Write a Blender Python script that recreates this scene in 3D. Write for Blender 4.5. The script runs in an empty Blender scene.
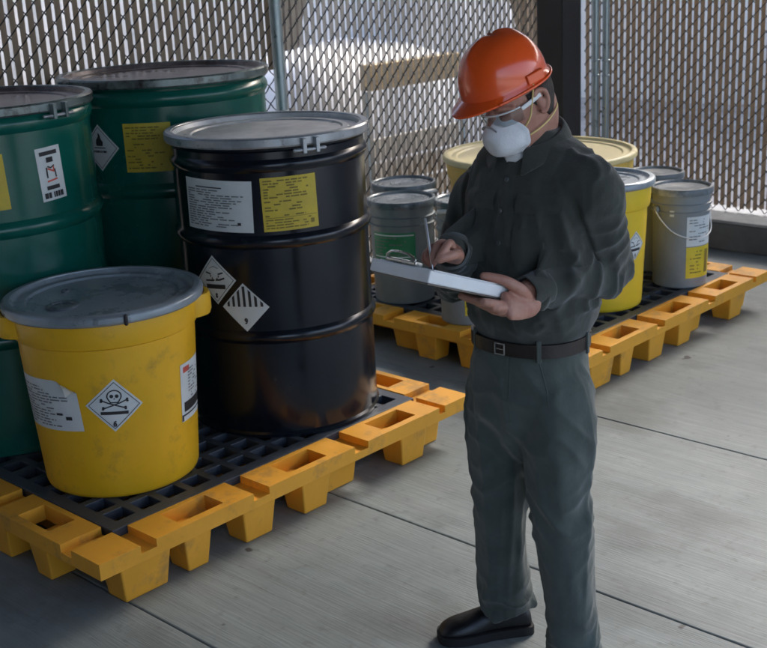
import bpy, bmesh, math, random
import numpy as np
from mathutils import Vector, Matrix, noise
from mathutils.bvhtree import BVHTree
random.seed(7); np.random.seed(7)
PI = math.pi
scn = bpy.context.scene
COL = scn.collection

# ------------------------------------------------------------------ camera
S = 1.25                                   # metres per survey unit
HEAD, PITCH, ROLL, FPX, CAMZ = 0.76001, 0.30038, -0.05004, 1190.52, 1.48753*S
ch, sh = math.cos(HEAD), math.sin(HEAD)
F = Vector((ch*math.cos(PITCH), sh*math.cos(PITCH), -math.sin(PITCH)))
R0 = Vector((sh, -ch, 0)); U0 = R0.cross(F)
cr, sr = math.cos(ROLL), math.sin(ROLL)
R = cr*R0 + sr*U0; U = cr*U0 - sr*R0
cam = bpy.data.objects.new('camera', bpy.data.cameras.new('camera')); COL.objects.link(cam)
m = Matrix((R, U, -F)).transposed().to_4x4(); m.translation = (0, 0, CAMZ)
cam.matrix_world = m
cam.data.sensor_fit = 'HORIZONTAL'; cam.data.sensor_width = 36
cam.data.lens = 36*FPX/767
cam.data.clip_end = 500
cam.data.dof.use_dof = True; cam.data.dof.focus_distance = 3.25; cam.data.dof.aperture_fstop = 8
scn.camera = cam

# ------------------------------------------------------------------ light
SUN_EL, SUN_AZ = math.radians(35), math.radians(4)     # azimuth from +X, counter-clockwise
w = bpy.data.worlds.new('World'); scn.world = w; w.use_nodes = True
nt = w.node_tree; bg = nt.nodes['Background']
sky = nt.nodes.new('ShaderNodeTexSky'); sky.sky_type = 'NISHITA'; sky.sun_disc = False
sky.sun_elevation = SUN_EL; sky.sun_rotation = PI/2 - SUN_AZ
sky.air_density = 0.8; sky.dust_density = 4.0; sky.ozone_density = 1.0
nt.links.new(sky.outputs[0], bg.inputs[0]); bg.inputs[1].default_value = 0.13
sl = bpy.data.lights.new('sun', 'SUN'); sl.energy = 1.3; sl.angle = math.radians(20); sl.color = (1, .97, .93)
so = bpy.data.objects.new('sun', sl); COL.objects.link(so)
sd = Vector((math.cos(SUN_EL)*math.cos(SUN_AZ), math.cos(SUN_EL)*math.sin(SUN_AZ), math.sin(SUN_EL)))
so.rotation_euler = sd.to_track_quat('Z', 'Y').to_euler(); so.location = sd*30
scn.view_settings.view_transform = 'Standard'; scn.view_settings.look = 'None'
scn.view_settings.exposure = 2.4; scn.view_settings.gamma = 1.0

# ------------------------------------------------------------------ materials
def mat(name, col, rough=.5, metal=0, var=.12, vscale=6, bump=0, bscale=40, col2=None, stretch=None, coat=0, rvar=.12, spec=.5,
        dirt=None, dscale=4, dlo=.55, dhi=.75, transl=0):
    mt = bpy.data.materials.new(name); mt.use_nodes = True
    n = mt.node_tree.nodes; L = mt.node_tree.links
    b = n['Principled BSDF']
    b.inputs['Metallic'].default_value = metal; b.inputs['Coat Weight'].default_value = coat
    b.inputs['Coat Roughness'].default_value = .12; b.inputs['Specular IOR Level'].default_value = spec
    tc = n.new('ShaderNodeTexCoord'); mp = n.new('ShaderNodeMapping'); L.new(tc.outputs['Object'], mp.inputs[0])
    if stretch: mp.inputs['Scale'].default_value = stretch
    nz = n.new('ShaderNodeTexNoise'); nz.inputs['Scale'].default_value = vscale; nz.inputs['Detail'].default_value = 6
    nz.inputs['Roughness'].default_value = .65
    L.new(mp.outputs[0], nz.inputs['Vector'])
    mx = n.new('ShaderNodeMix'); mx.data_type = 'RGBA'
    c = Vector(col)
    c2 = Vector(col2) if col2 else c*(1-var*1.6)
    c1 = c if col2 else c*(1+var)
    rp = n.new('ShaderNodeValToRGB'); rp.color_ramp.elements[0].position = .32; rp.color_ramp.elements[1].position = .68
    L.new(nz.outputs['Fac'], rp.inputs[0]); L.new(rp.outputs[0], mx.inputs[0])
    mx.inputs[6].default_value = (*c2, 1); mx.inputs[7].default_value = (*c1, 1)
    out = mx.outputs[2]
    if dirt:
        n2 = n.new('ShaderNodeTexNoise'); n2.inputs['Scale'].default_value = dscale; n2.inputs['Detail'].default_value = 8
        n2.inputs['Roughness'].default_value = .7
        L.new(tc.outputs['Object'], n2.inputs['Vector'])
        r2 = n.new('ShaderNodeValToRGB'); r2.color_ramp.elements[0].position = dlo; r2.color_ramp.elements[1].position = dhi
        L.new(n2.outputs['Fac'], r2.inputs[0])
        m2 = n.new('ShaderNodeMix'); m2.data_type = 'RGBA'; L.new(r2.outputs[0], m2.inputs[0])
        L.new(out, m2.inputs[6]); m2.inputs[7].default_value = (*dirt, 1); out = m2.outputs[2]
    L.new(out, b.inputs['Base Color'])
    mr = n.new('ShaderNodeMapRange'); L.new(nz.outputs['Fac'], mr.inputs[0])
    mr.inputs[1].default_value = .3; mr.inputs[2].default_value = .7
    mr.inputs[3].default_value = max(.02, rough-rvar); mr.inputs[4].default_value = min(1, rough+rvar)
    L.new(mr.outputs[0], b.inputs['Roughness'])
    if bump:
        nb = n.new('ShaderNodeTexNoise'); nb.inputs['Scale'].default_value = bscale; nb.inputs['Detail'].default_value = 5
        L.new(mp.outputs[0], nb.inputs['Vector'])
        bp = n.new('ShaderNodeBump'); bp.inputs['Strength'].default_value = bump; bp.inputs['Distance'].default_value = .01
        L.new(nb.outputs['Fac'], bp.inputs['Height']); L.new(bp.outputs[0], b.inputs['Normal'])
    if transl:
        tr = n.new('ShaderNodeBsdfTranslucent'); tr.inputs[0].default_value = (*c, 1)
        ms = n.new('ShaderNodeMixShader'); ms.inputs[0].default_value = transl
        L.new(b.outputs[0], ms.inputs[1]); L.new(tr.outputs[0], ms.inputs[2])
        L.new(ms.outputs[0], n['Material Output'].inputs[0])
    return mt

def fabric(name, col, weave=900):
    mt = mat(name, col, rough=.92, var=.14, vscale=9, rvar=.05, spec=.2)
    n = mt.node_tree.nodes; L = mt.node_tree.links; b = n['Principled BSDF']
    b.inputs['Sheen Weight'].default_value = .25; b.inputs['Sheen Roughness'].default_value = .6
    tc = n['Texture Coordinate']
    wv = n.new('ShaderNodeTexNoise'); wv.inputs['Scale'].default_value = weave; wv.inputs['Detail'].default_value = 2
    L.new(tc.outputs['Object'], wv.inputs['Vector'])
    n3 = n.new('ShaderNodeTexNoise'); n3.inputs['Scale'].default_value = 55; n3.inputs['Detail'].default_value = 4
    L.new(tc.outputs['Object'], n3.inputs['Vector'])
    ad = n.new('ShaderNodeMath'); ad.operation = 'MULTIPLY_ADD'; L.new(wv.outputs['Fac'], ad.inputs[0]); ad.inputs[1].default_value = .25
    L.new(n3.outputs['Fac'], ad.inputs[2])
    mp = n.new('ShaderNodeMapping'); mp.inputs['Scale'].default_value = (1, 1, .6); L.new(tc.outputs['Object'], mp.inputs[0])
    cz = n.new('ShaderNodeTexNoise'); cz.noise_type = 'RIDGED_MULTIFRACTAL'; cz.inputs['Scale'].default_value = 9.5; cz.inputs['Detail'].default_value = 4
    cz.inputs['Distortion'].default_value = .6; L.new(mp.outputs[0], cz.inputs['Vector'])
    bp0 = n.new('ShaderNodeBump'); bp0.inputs['Strength'].default_value = 1.0; bp0.inputs['Distance'].default_value = .022
    L.new(cz.outputs['Fac'], bp0.inputs['Height'])
    bp = n.new('ShaderNodeBump'); bp.inputs['Strength'].default_value = .45; bp.inputs['Distance'].default_value = .004
    L.new(ad.outputs[0], bp.inputs['Height']); L.new(bp0.outputs[0], bp.inputs['Normal']); L.new(bp.outputs[0], b.inputs['Normal'])
    return mt

M = {}
M['floor'] = mat('concrete', (.30, .305, .30), .62, var=.12, vscale=2.2, rvar=.1)
M['pallet'] = mat('yellow_polyethylene', (.78, .36, .03), .5, var=.06, vscale=5, bump=.06, bscale=60, dirt=(.26, .16, .07), dscale=7, dlo=.54, dhi=.80)
M['grate'] = mat('dark_grating', (.045, .055, .07), .45, var=.2, vscale=12, bump=.1, bscale=90, dirt=(.12, .12, .12), dscale=9, dlo=.6, dhi=.8)
M['black_paint'] = mat('black_drum_paint', (.005, .008, .014), .21, var=.25, vscale=5, rvar=.07, dirt=(.022, .022, .024), dscale=7, dlo=.6, dhi=.8)
M['green_paint'] = mat('green_drum_paint', (.005, .112, .084), .22, var=.12, vscale=4, rvar=.08, dirt=(.03, .07, .05), dscale=6, dlo=.66, dhi=.85)
M['ring_steel'] = mat('grey_ring_steel', (.42, .45, .48), .36, metal=.5, var=.15, vscale=14, dirt=(.12, .10, .09), dscale=18, dlo=.6, dhi=.75)
M['ring_dark'] = mat('worn_ring', (.20, .25, .25), .35, metal=.6, var=.2, vscale=12, dirt=(.05, .04, .04), dscale=10, dlo=.5, dhi=.65)
M['lid_grey'] = mat('dusty_sheen_grey_lid', (.64, .65, .66), .38, metal=.1, var=.2, vscale=7, dirt=(.78, .79, .78), dscale=6, dlo=.42, dhi=.66)  # dusty; whitened further to stand in for a bright reflection on the lid
M['lid_reflect'] = mat('brown_reflection_lid', (.16, .125, .12), .35, metal=.2, var=.25, vscale=5, dirt=(.34, .31, .32), dscale=5, dlo=.5, dhi=.7)  # brown and purplish tones of a reflection put into the lid colour
M['lid_blue'] = mat('blue_grey_lid', (.31, .36, .40), .30, metal=.1, var=.2, vscale=7, dirt=(.30, .33, .36), dscale=8, dlo=.52, dhi=.72)
M['ring_blue'] = mat('blue_grey_ring', (.29, .34, .38), .36, metal=.25, var=.15, vscale=10, dirt=(.28, .31, .33), dscale=12, dlo=.56, dhi=.7)
M['yellow_plastic'] = mat('yellow_plastic', (.82, .45, .015), .40, var=.05, vscale=4, bump=.03, bscale=50, dirt=(.38, .22, .04), dscale=9, dlo=.57, dhi=.82)
M['lemon_plastic'] = mat('lemon_plastic', (.80, .56, .03), .42, var=.05, vscale=4, dirt=(.5, .35, .05), dscale=7, dlo=.62, dhi=.85)
M['cream_plastic'] = mat('cream_plastic', (.72, .49, .09), .5, var=.08, vscale=5, dirt=(.42, .28, .10), dscale=8, dlo=.55, dhi=.75)
M['cream_ring'] = mat('cream_ring', (.64, .56, .30), .5, var=.1, vscale=9, dirt=(.25, .14, .06), dscale=14, dlo=.6, dhi=.7)
M['cream_lid'] = mat('cream_lid', (.66, .57, .30), .5, var=.1, vscale=6)
M['grey_plastic'] = mat('grey_pail_plastic', (.23, .255, .265), .48, var=.08, vscale=7, bump=.03, bscale=70)
M['slate_plastic'] = mat('slate_pail_plastic', (.165, .19, .20), .45, var=.1, vscale=7)
M['slate_lid'] = mat('slate_lid', (.115, .14, .155), .3, var=.2, vscale=9, dirt=(.22, .25, .27), dscale=10, dlo=.55, dhi=.72)
M['pail_lid'] = mat('grey_pail_lid', (.15, .175, .19), .38, var=.15, vscale=9, dirt=(.36, .38, .4), dscale=9, dlo=.5, dhi=.7)
M['white_plastic'] = mat('white_plastic', (.74, .76, .76), .45, var=.05)
M['label_white'] = mat('label_paper', (.66, .70, .70), .55, var=.04, vscale=12)
M['label_yellow'] = mat('label_yellow_paper', (.62, .47, .05), .55, var=.08, vscale=14)
M['label_gold'] = mat('label_gold_paper', (.70, .54, .03), .5, var=.06, vscale=14)
M['label_green'] = mat('label_green_paper', (.02, .22, .09), .5, var=.08, vscale=14)
M['ink'] = mat('black_ink', (.025, .025, .028), .6, var=.1)
M['ink_grey'] = mat('grey_ink', (.17, .18, .18), .6, var=.2, vscale=60)
M['ink_brown'] = mat('brown_ink', (.23, .17, .03), .6, var=.2, vscale=60)
M['ink_red'] = mat('red_ink', (.6, .10, .07), .6, var=.1)
M['wire'] = mat('dark_fence_wire', (.045, .05, .055), .5, metal=.4, var=.2)
M['slat'] = mat('brown_fence_slat', (.36, .295, .225), .55, var=.22, vscale=3, stretch=(8, 8, 1), transl=.35)
M['post'] = mat('galvanised_post', (.34, .41, .44), .36, metal=.55, var=.12, vscale=10, dirt=(.2, .25, .26), dscale=10, dlo=.55, dhi=.75)
M['column'] = mat('charcoal_column_paint', (.011, .012, .015), .5, var=.2, vscale=6)
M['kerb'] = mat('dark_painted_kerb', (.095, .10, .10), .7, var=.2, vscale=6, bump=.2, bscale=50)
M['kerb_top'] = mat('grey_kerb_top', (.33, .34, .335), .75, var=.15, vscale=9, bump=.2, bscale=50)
M['brownwall'] = mat('brown_siding', (.15, .115, .085), .75, var=.25, vscale=1.2, dirt=(.22, .18, .14), dscale=1.5)
M['whitewall'] = mat('white_siding', (.76, .725, .67), .7, var=.08, vscale=1.2)
M['slat_pale'] = mat('frosted_pale_slat', (.52, .46, .385), .55, var=.18, vscale=3, stretch=(8, 8, 1))
_n = M['slat_pale'].node_tree; _t = _n.nodes.new('ShaderNodeBsdfTransparent'); _x = _n.nodes.new('ShaderNodeMixShader'); _x.inputs[0].default_value = .36
_n.links.new(_n.nodes['Principled BSDF'].outputs[0], _x.inputs[1]); _n.links.new(_t.outputs[0], _x.inputs[2]); _n.links.new(_x.outputs[0], _n.nodes['Material Output'].inputs[0])
M['tarp'] = mat('white_tarpaulin', (.76, .755, .74), .5, var=.08, vscale=3, bump=.1, bscale=12)
M['tan'] = mat('tan_timber', (.46, .33, .17), .7, var=.2, vscale=4, stretch=(1, 8, 8))
M['tancrate'] = mat('tan_board', (.55, .50, .42), .7, var=.2, vscale=3)
M['asphalt'] = mat('pale_yard_gravel', (.44, .41, .365), .9, var=.25, vscale=3)
M['barrier'] = mat('pale_barrier', (.60, .63, .66), .7, var=.1, vscale=3)
M['roof'] = mat('grey_roof_sheet', (.085, .09, .09), .6, var=.1)
M['shadewall'] = mat('dark_shade_wall', (.04, .045, .05), .7, var=.15)  # only for the added wall, kept dark to deepen the contrast
M['shirt'] = fabric('dark_green_cotton', (.038, .043, .035))
M['trousers'] = fabric('grey_green_twill', (.064, .080, .070))
M['skin'] = mat('skin', (.46, .255, .185), .5, var=.10, vscale=22, rvar=.08, bump=.2, bscale=240, col2=(.36, .155, .11))
M['skin'].node_tree.nodes['Principled BSDF'].inputs['Subsurface Weight'].default_value = .15
M['skin'].node_tree.nodes['Principled BSDF'].inputs['Subsurface Radius'].default_value = (.012, .005, .003)
M['hair'] = mat('dark_hair', (.035, .026, .02), .6, var=.4, vscale=120, bump=.8, bscale=300, stretch=(1, 1, .25))
M['hat'] = mat('orange_hat_shell', (.84, .10, .014), .22, var=.04, vscale=5, rvar=.06, coat=.5, dirt=(.55, .09, .03), dscale=14, dlo=.62, dhi=.8)
M['band'] = mat('pale_blue_band', (.30, .40, .50), .5, var=.08)
M['mask'] = mat('white_mask_felt', (.74, .76, .78), .9, var=.03, bump=.15, bscale=220, spec=.2)
M['strap'] = mat('yellow_elastic', (.72, .55, .22), .6, var=.1)
M['leather'] = mat('brown_black_leather', (.022, .014, .011), .42, var=.3, vscale=20, bump=.1, bscale=120)
M['shoe'] = mat('black_shoe_leather', (.010, .010, .011), .40, var=.3, vscale=20, bump=.08, bscale=150)
M['sole'] = mat('black_rubber_sole', (.014, .014, .014), .7, var=.2)
M['chrome'] = mat('steel_buckle', (.55, .55, .52), .25, metal=1, var=.1)
M['board'] = mat('white_clipboard_metal', (.74, .76, .77), .4, metal=0, var=.04, vscale=10)
M['board_under'] = mat('brown_clipboard_base', (.20, .165, .14), .45, metal=.3, var=.15, vscale=8)  # base plate darker and browner than the case
M['paper'] = mat('paper', (.78, .79, .78), .8, var=.02)
M['pen'] = mat('silver_pen', (.5, .52, .54), .3, metal=.7, var=.1)
M['button'] = mat('grey_button', (.09, .10, .10), .35, var=.1)
gl = bpy.data.materials.new('clear_lens'); gl.use_nodes = True
g = gl.node_tree.nodes['Principled BSDF']; g.inputs['Base Color'].default_value = (.85, .9, .92, 1); g.inputs['Roughness'].default_value = .06
g.inputs['Transmission Weight'].default_value = 1; g.inputs['IOR'].default_value = 1.15; g.inputs['Coat Weight'].default_value = .6
M['lens'] = gl

def floor_nodes(mt):
    """broom streaks along the slab plus stains"""
    n = mt.node_tree.nodes; L = mt.node_tree.links; b = n['Principled BSDF']
    tc = n.new('ShaderNodeTexCoord')
    geo = n.new('ShaderNodeNewGeometry')
    wn = n.new('ShaderNodeTexNoise'); wn.inputs['Scale'].default_value = .9; wn.inputs['Detail'].default_value = 3; L.new(geo.outputs['Position'], wn.inputs['Vector'])
    wp = n.new('ShaderNodeMix'); wp.data_type = 'VECTOR'; wp.inputs[0].default_value = .045
    L.new(geo.outputs['Position'], wp.inputs[4]); L.new(wn.outputs['Color'], wp.inputs[5])
    wp = type('o', (), {'outputs': [wp.outputs[1]]})
    def noi(scale, sc3, detail=6, rough=.6):
        mp = n.new('ShaderNodeMapping'); mp.inputs['Scale'].default_value = sc3; L.new(wp.outputs[0], mp.inputs[0])
        z = n.new('ShaderNodeTexNoise'); z.inputs['Scale'].default_value = scale; z.inputs['Detail'].default_value = detail
        z.inputs['Roughness'].default_value = rough; L.new(mp.outputs[0], z.inputs['Vector']); return z.outputs['Fac']
    def ramp(x, lo, hi):
        r = n.new('ShaderNodeMapRange'); L.new(x, r.inputs[0]); r.inputs[1].default_value = lo; r.inputs[2].default_value = hi; return r.outputs[0]
    def mix(f, a, c, mode='MIX'):
        k = n.new('ShaderNodeMix'); k.data_type = 'RGBA'; k.blend_type = mode
        if isinstance(f, float): k.inputs[0].default_value = f
        else: L.new(f, k.inputs[0])
        for i, q in ((6, a), (7, c)):
            if isinstance(q, tuple): k.inputs[i].default_value = (*q, 1)
            else: L.new(q, k.inputs[i])
        return k.outputs[2]
    streak = noi(1, (19, .9, 1), 8, .72); fine = noi(1, (120, 5, 1), 4, .65); blotch = noi(2.1, (1, 1, 1), 9, .66)
    stain = noi(1.7, (1.3, .8, 1), 8, .6); speck = noi(26, (1, 1, 1), 3, .5); pit = noi(9, (1, 1, 1), 2, .5)
    c = mix(ramp(blotch, .3, .7), (.160, .195, .194), (.262, .302, .298))
    c = mix(ramp(streak, .38, .64), mix(.52, c, (.15, .16, .16)), c)
    c = mix(ramp(fine, .32, .62), mix(.15, c, (.12, .12, .12)), c)
    c = mix(ramp(speck, .60, .72), c, mix(.35, c, (.10, .10, .10)))
    c = mix(ramp(stain, .53, .70), c, (.105, .12, .12))
    c = mix(ramp(pit, .735, .76), c, (.05, .05, .05))
    L.new(c, b.inputs['Base Color'])
    bp = n.new('ShaderNodeBump'); bp.inputs['Strength'].default_value = .5; bp.inputs['Distance'].default_value = .004
    ad = n.new('ShaderNodeMath'); L.new(streak, ad.inputs[0]); L.new(fine, ad.inputs[1])
    L.new(ad.outputs[0], bp.inputs['Height']); L.new(bp.outputs[0], b.inputs['Normal'])
    L.new(ramp(streak, .3, .7), n.new('ShaderNodeMath').inputs[0])
    for l in list(b.inputs['Roughness'].links): L.remove(l)
    b.inputs['Roughness'].default_value = .55
floor_nodes(M['floor'])

# ------------------------------------------------------------------ helpers
def link(o, parent=None):
    COL.objects.link(o)
    if parent is not None: o.parent = parent
    return o
def tag(o, label=None, cat=None, group=None, kind=None):
    if label: o['label'] = label
    if cat: o['category'] = cat
    if group: o['group'] = group
    if kind: o['kind'] = kind
    return o
def empty(name, loc=(0, 0, 0), rz=0):
    o = bpy.data.objects.new(name, None); o.location = loc; o.rotation_euler = (0, 0, rz); o.empty_display_size = .1
    return link(o)
def mesh(name, vf, material, parent=None, smooth=False, bevel=0, loc=None, sharp=None, solid=0, subsurf=0):
    v, f = vf
    me = bpy.data.meshes.new(name); me.from_pydata([tuple(map(float, x)) for x in v], [], [tuple(int(k) for k in q) for q in f])
    bm = bmesh.new(); bm.from_mesh(me); bmesh.ops.recalc_face_normals(bm, faces=bm.faces); bm.to_mesh(me); bm.free()
    me.materials.append(M[material] if isinstance(material, str) else material)
    o = bpy.data.objects.new(name, me)
    if smooth or sharp:
        me.polygons.foreach_set('use_smooth', [True]*len(me.polygons))
        if sharp: me.set_sharp_from_angle(angle=math.radians(sharp))
    if solid:
        s = o.modifiers.new('s', 'SOLIDIFY'); s.thickness = solid; s.offset = 0
    if subsurf:
        s = o.modifiers.new('ss', 'SUBSURF'); s.levels = s.render_levels = subsurf
    if bevel:
        b = o.modifiers.new('b', 'BEVEL'); b.width = bevel; b.segments = 2; b.limit_method = 'ANGLE'; b.angle_limit = math.radians(35)
    if loc is not None: o.location = loc
    return link(o, parent)
class MB:
    def __init__(s): s.v = []; s.f = []
    def add(s, v, f):
        k = len(s.v); s.v += [tuple(x) for x in v]; s.f += [tuple(i+k for i in q) for q in f]; return s
    def box(s, x0, x1, y0, y1, z0, z1, tx=0, ty=0):
        """tx, ty: how much each side is drawn in at the bottom"""
        v = [(x0+tx, y0+ty, z0), (x1-tx, y0+ty, z0), (x1-tx, y1-ty, z0), (x0+tx, y1-ty, z0), (x0, y0, z1), (x1, y0, z1), (x1, y1, z1), (x0, y1, z1)]
        return s.add(v, [(0, 3, 2, 1), (4, 5, 6, 7), (0, 1, 5, 4), (1, 2, 6, 5), (2, 3, 7, 6), (3, 0, 4, 7)])
    @property
    def vf(s): return s.v, s.f
def lathe(prof, n=72, cap0=False, cap1=False, wob=0):
    v = []; f = []
    for r, z in prof:
        for i in range(n):
            a = 2*PI*i/n; v.append((r*math.cos(a), r*math.sin(a), z))
    for j in range(len(prof)-1):
        for i in range(n):
            k = (i+1) % n; f.append((j*n+i, j*n+k, (j+1)*n+k, (j+1)*n+i))
    if cap0: f.append(tuple(range(n-1, -1, -1)))
    if cap1: f.append(tuple((len(prof)-1)*n+i for i in range(n)))
    return v, f
def cr_interp(P, k=6):
    P = np.array(P, float); n = len(P); out = []
    for i in range(n-1):
        p0 = P[max(i-1, 0)]; p1 = P[i]; p2 = P[i+1]; p3 = P[min(i+2, n-1)]
        for j in range(k):
            t = j/k
            out.append(.5*((2*p1)+(-p0+p2)*t+(2*p0-5*p1+4*p2-p3)*t*t+(-p0+3*p1-3*p2+p3)*t**3))
    out.append(P[-1]); return np.array(out)
def tube(pts, rad, n=12, k=5, side=(0, 0, 1), round_ends=True, power=2.0):
    """closed tapered tube through pts; rad: radius or (ru, rv) for each point"""
    rad = [(r, r) if not hasattr(r, '__len__') else tuple(r) for r in rad]
    Q = cr_interp([list(p)+list(r) for p, r in zip(pts, rad)], k) if k > 1 else np.array([list(p)+list(r) for p, r in zip(pts, rad)], float)
    P = Q[:, :3]; W = np.maximum(Q[:, 3:], 1e-4)
    T = np.gradient(P, axis=0); T /= np.linalg.norm(T, axis=1)[:, None]+1e-9
    rings = []; prev = np.array(side, float)
    rows = []
    for i in range(len(P)):
        u = prev - T[i]*(prev@T[i])
        if np.linalg.norm(u) < 1e-3: u = np.cross(T[i], [1, 0, .3])
        u /= np.linalg.norm(u); prev = u; vv = np.cross(T[i], u)
        rows.append((P[i], u, vv, T[i], W[i]))
    ext = []
    if round_ends:
        p, u, vv, t, ww = rows[0]; e = min(ww)
        ext0 = [(p-t*e*.95, u, vv, t, ww*.3), (p-t*e*.75, u, vv, t, ww*.66), (p-t*e*.4, u, vv, t, ww*.92)]
        p, u, vv, t, ww = rows[-1]; e = min(ww)
        ext1 = [(p+t*e*.4, u, vv, t, ww*.92), (p+t*e*.75, u, vv, t, ww*.66), (p+t*e*.95, u, vv, t, ww*.3)]
        rows = ext0+rows+ext1
    v = []; f = []
    for p, u, vv, t, ww in rows:
        for i in range(n):
            a = 2*PI*i/n; c, s_ = math.cos(a), math.sin(a)
            c = math.copysign(abs(c)**(2/power), c); s_ = math.copysign(abs(s_)**(2/power), s_)
            v.append(p+u*ww[0]*c+vv*ww[1]*s_)
    for j in range(len(rows)-1):
        for i in range(n):
            k2 = (i+1) % n; f.append((j*n+i, j*n+k2, (j+1)*n+k2, (j+1)*n+i))
    f.append(tuple(range(n-1, -1, -1))); f.append(tuple((len(rows)-1)*n+i for i in range(n)))
    return v, f
def ringloft(rings, caps=True):
    n = len(rings[0]); v = [p for r in rings for p in r]; f = []
    for j in range(len(rings)-1):
        for i in range(n):
            k2 = (i+1) % n; f.append((j*n+i, j*n+k2, (j+1)*n+k2, (j+1)*n+i))
    if caps: f.append(tuple(range(n-1, -1, -1))); f.append(tuple((len(rings)-1)*n+i for i in range(n)))
    return v, f
def remeshed(vf, voxel, smooth_it=4, disp=None):
    """union of closed shells as one continuous skin; returns verts, faces"""
    v, f = vf
    me = bpy.data.meshes.new('tmp'); me.from_pydata([tuple(map(float, x)) for x in v], [], [tuple(map(int, q)) for q in f])
    bm = bmesh.new(); bm.from_mesh(me); bmesh.ops.recalc_face_normals(bm, faces=bm.faces); bm.to_mesh(me); bm.free()
    o = bpy.data.objects.new('tmp', me); COL.objects.link(o)
    r = o.modifiers.new('r', 'REMESH'); r.mode = 'VOXEL'; r.voxel_size = voxel
    if smooth_it:
        s = o.modifiers.new('s', 'SMOOTH'); s.factor = .5; s.iterations = smooth_it
    dg = bpy.context.evaluated_depsgraph_get(); e = o.evaluated_get(dg); m2 = e.to_mesh()
    nv = len(m2.vertices); co = np.empty(nv*3); m2.vertices.foreach_get('co', co); co = co.reshape(-1, 3)
    no = np.empty(nv*3); m2.vertices.foreach_get('normal', no); no = no.reshape(-1, 3)
    faces = [tuple(p.vertices) for p in m2.polygons]
    e.to_mesh_clear(); bpy.data.objects.remove(o); bpy.data.meshes.remove(me)
    if disp is not None:
        d = np.array([disp(Vector(c), Vector(q)) for c, q in zip(co, no)]); co = co+no*d[:, None]
        ed = np.array([(q[i], q[(i+1) % len(q)]) for q in faces for i in range(len(q))])
        for _ in range(2):                       # relax the cloth a little
            acc = np.zeros_like(co); cnt = np.zeros(nv)
            for a, b in ((0, 1), (1, 0)):
                np.add.at(acc, ed[:, a], co[ed[:, b]]); np.add.at(cnt, ed[:, a], 1)
            co = .5*co+.5*acc/cnt[:, None]
    return co, faces
def copy_tree(o, parent=None):
    c = o.copy(); COL.objects.link(c); c.parent = parent
    for ch_ in list(o.children): copy_tree(ch_, c)
    return c

# ------------------------------------------------------------------ ground and yard
mesh('ground', ([(-120, -120, -.12), (120, -120, -.12), (120, 120, -.12), (-120, 120, -.12)], [(0, 1, 2, 3)]), 'asphalt')['kind'] = 'structure'
floor = mesh('concrete_floor', MB().box(-7, 7.1, -7, 5.2, -.119, -.03).vf, 'kerb_top'); floor['kind'] = 'structure'
joints = [-7, -4.9, -3.7, -2.6, -1.45, -.25, .75, 1.79, 2.717, 3.905, 6.70]
for a, b in zip(joints, joints[1:]):
    mesh('slab', MB().box(a+.0028, b-.0028, -7, 4.62, -.029, 0).vf, 'floor', floor, bevel=.004)

# ------------------------------------------------------------------ unseen roof on the column, height and edges set to shade the drum store
roof = empty('shade_canopy', (0, 0, 0)); tag(roof, kind='structure')
ROOFZ = 3.3
mesh('roof_sheet', MB().box(-9, 7.3, -1.2, 5.2, ROOFZ, ROOFZ+.06).vf, 'roof', roof)
mesh('shade_wall', MB().box(-2.2, -2.0, -1.6, 8, -.1, ROOFZ-.004).vf, 'shadewall', roof)  # unseen wall added behind the camera to darken the sides facing it
for y in (-1.1, 1.9, 5.0):
    mesh('roof_beam', MB().box(-1.95, 7.1, y-.08, y+.08, ROOFZ-.26, ROOFZ-.004).vf, 'column', roof)

# ------------------------------------------------------------------ kerb and chain link fences
XB, YA = 5.56*S, 3.70*S
kerb = empty('fence_kerb', (XB, 2, 0)); tag(kerb, 'low dark concrete kerb with pale top under the fence beyond the grey pail', 'kerb')
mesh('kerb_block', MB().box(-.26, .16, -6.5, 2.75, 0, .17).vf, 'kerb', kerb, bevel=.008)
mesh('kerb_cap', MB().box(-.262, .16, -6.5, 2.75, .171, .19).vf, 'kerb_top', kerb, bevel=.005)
kerb2 = empty('fence_kerb', (2, YA, 0)); tag(kerb2, 'low dark concrete kerb running behind the green drums', 'kerb')
mesh('kerb_block', MB().box(-5, XB-2-.27, .02, .2, -.02, .17).vf, 'kerb', kerb2, bevel=.008)

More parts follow.
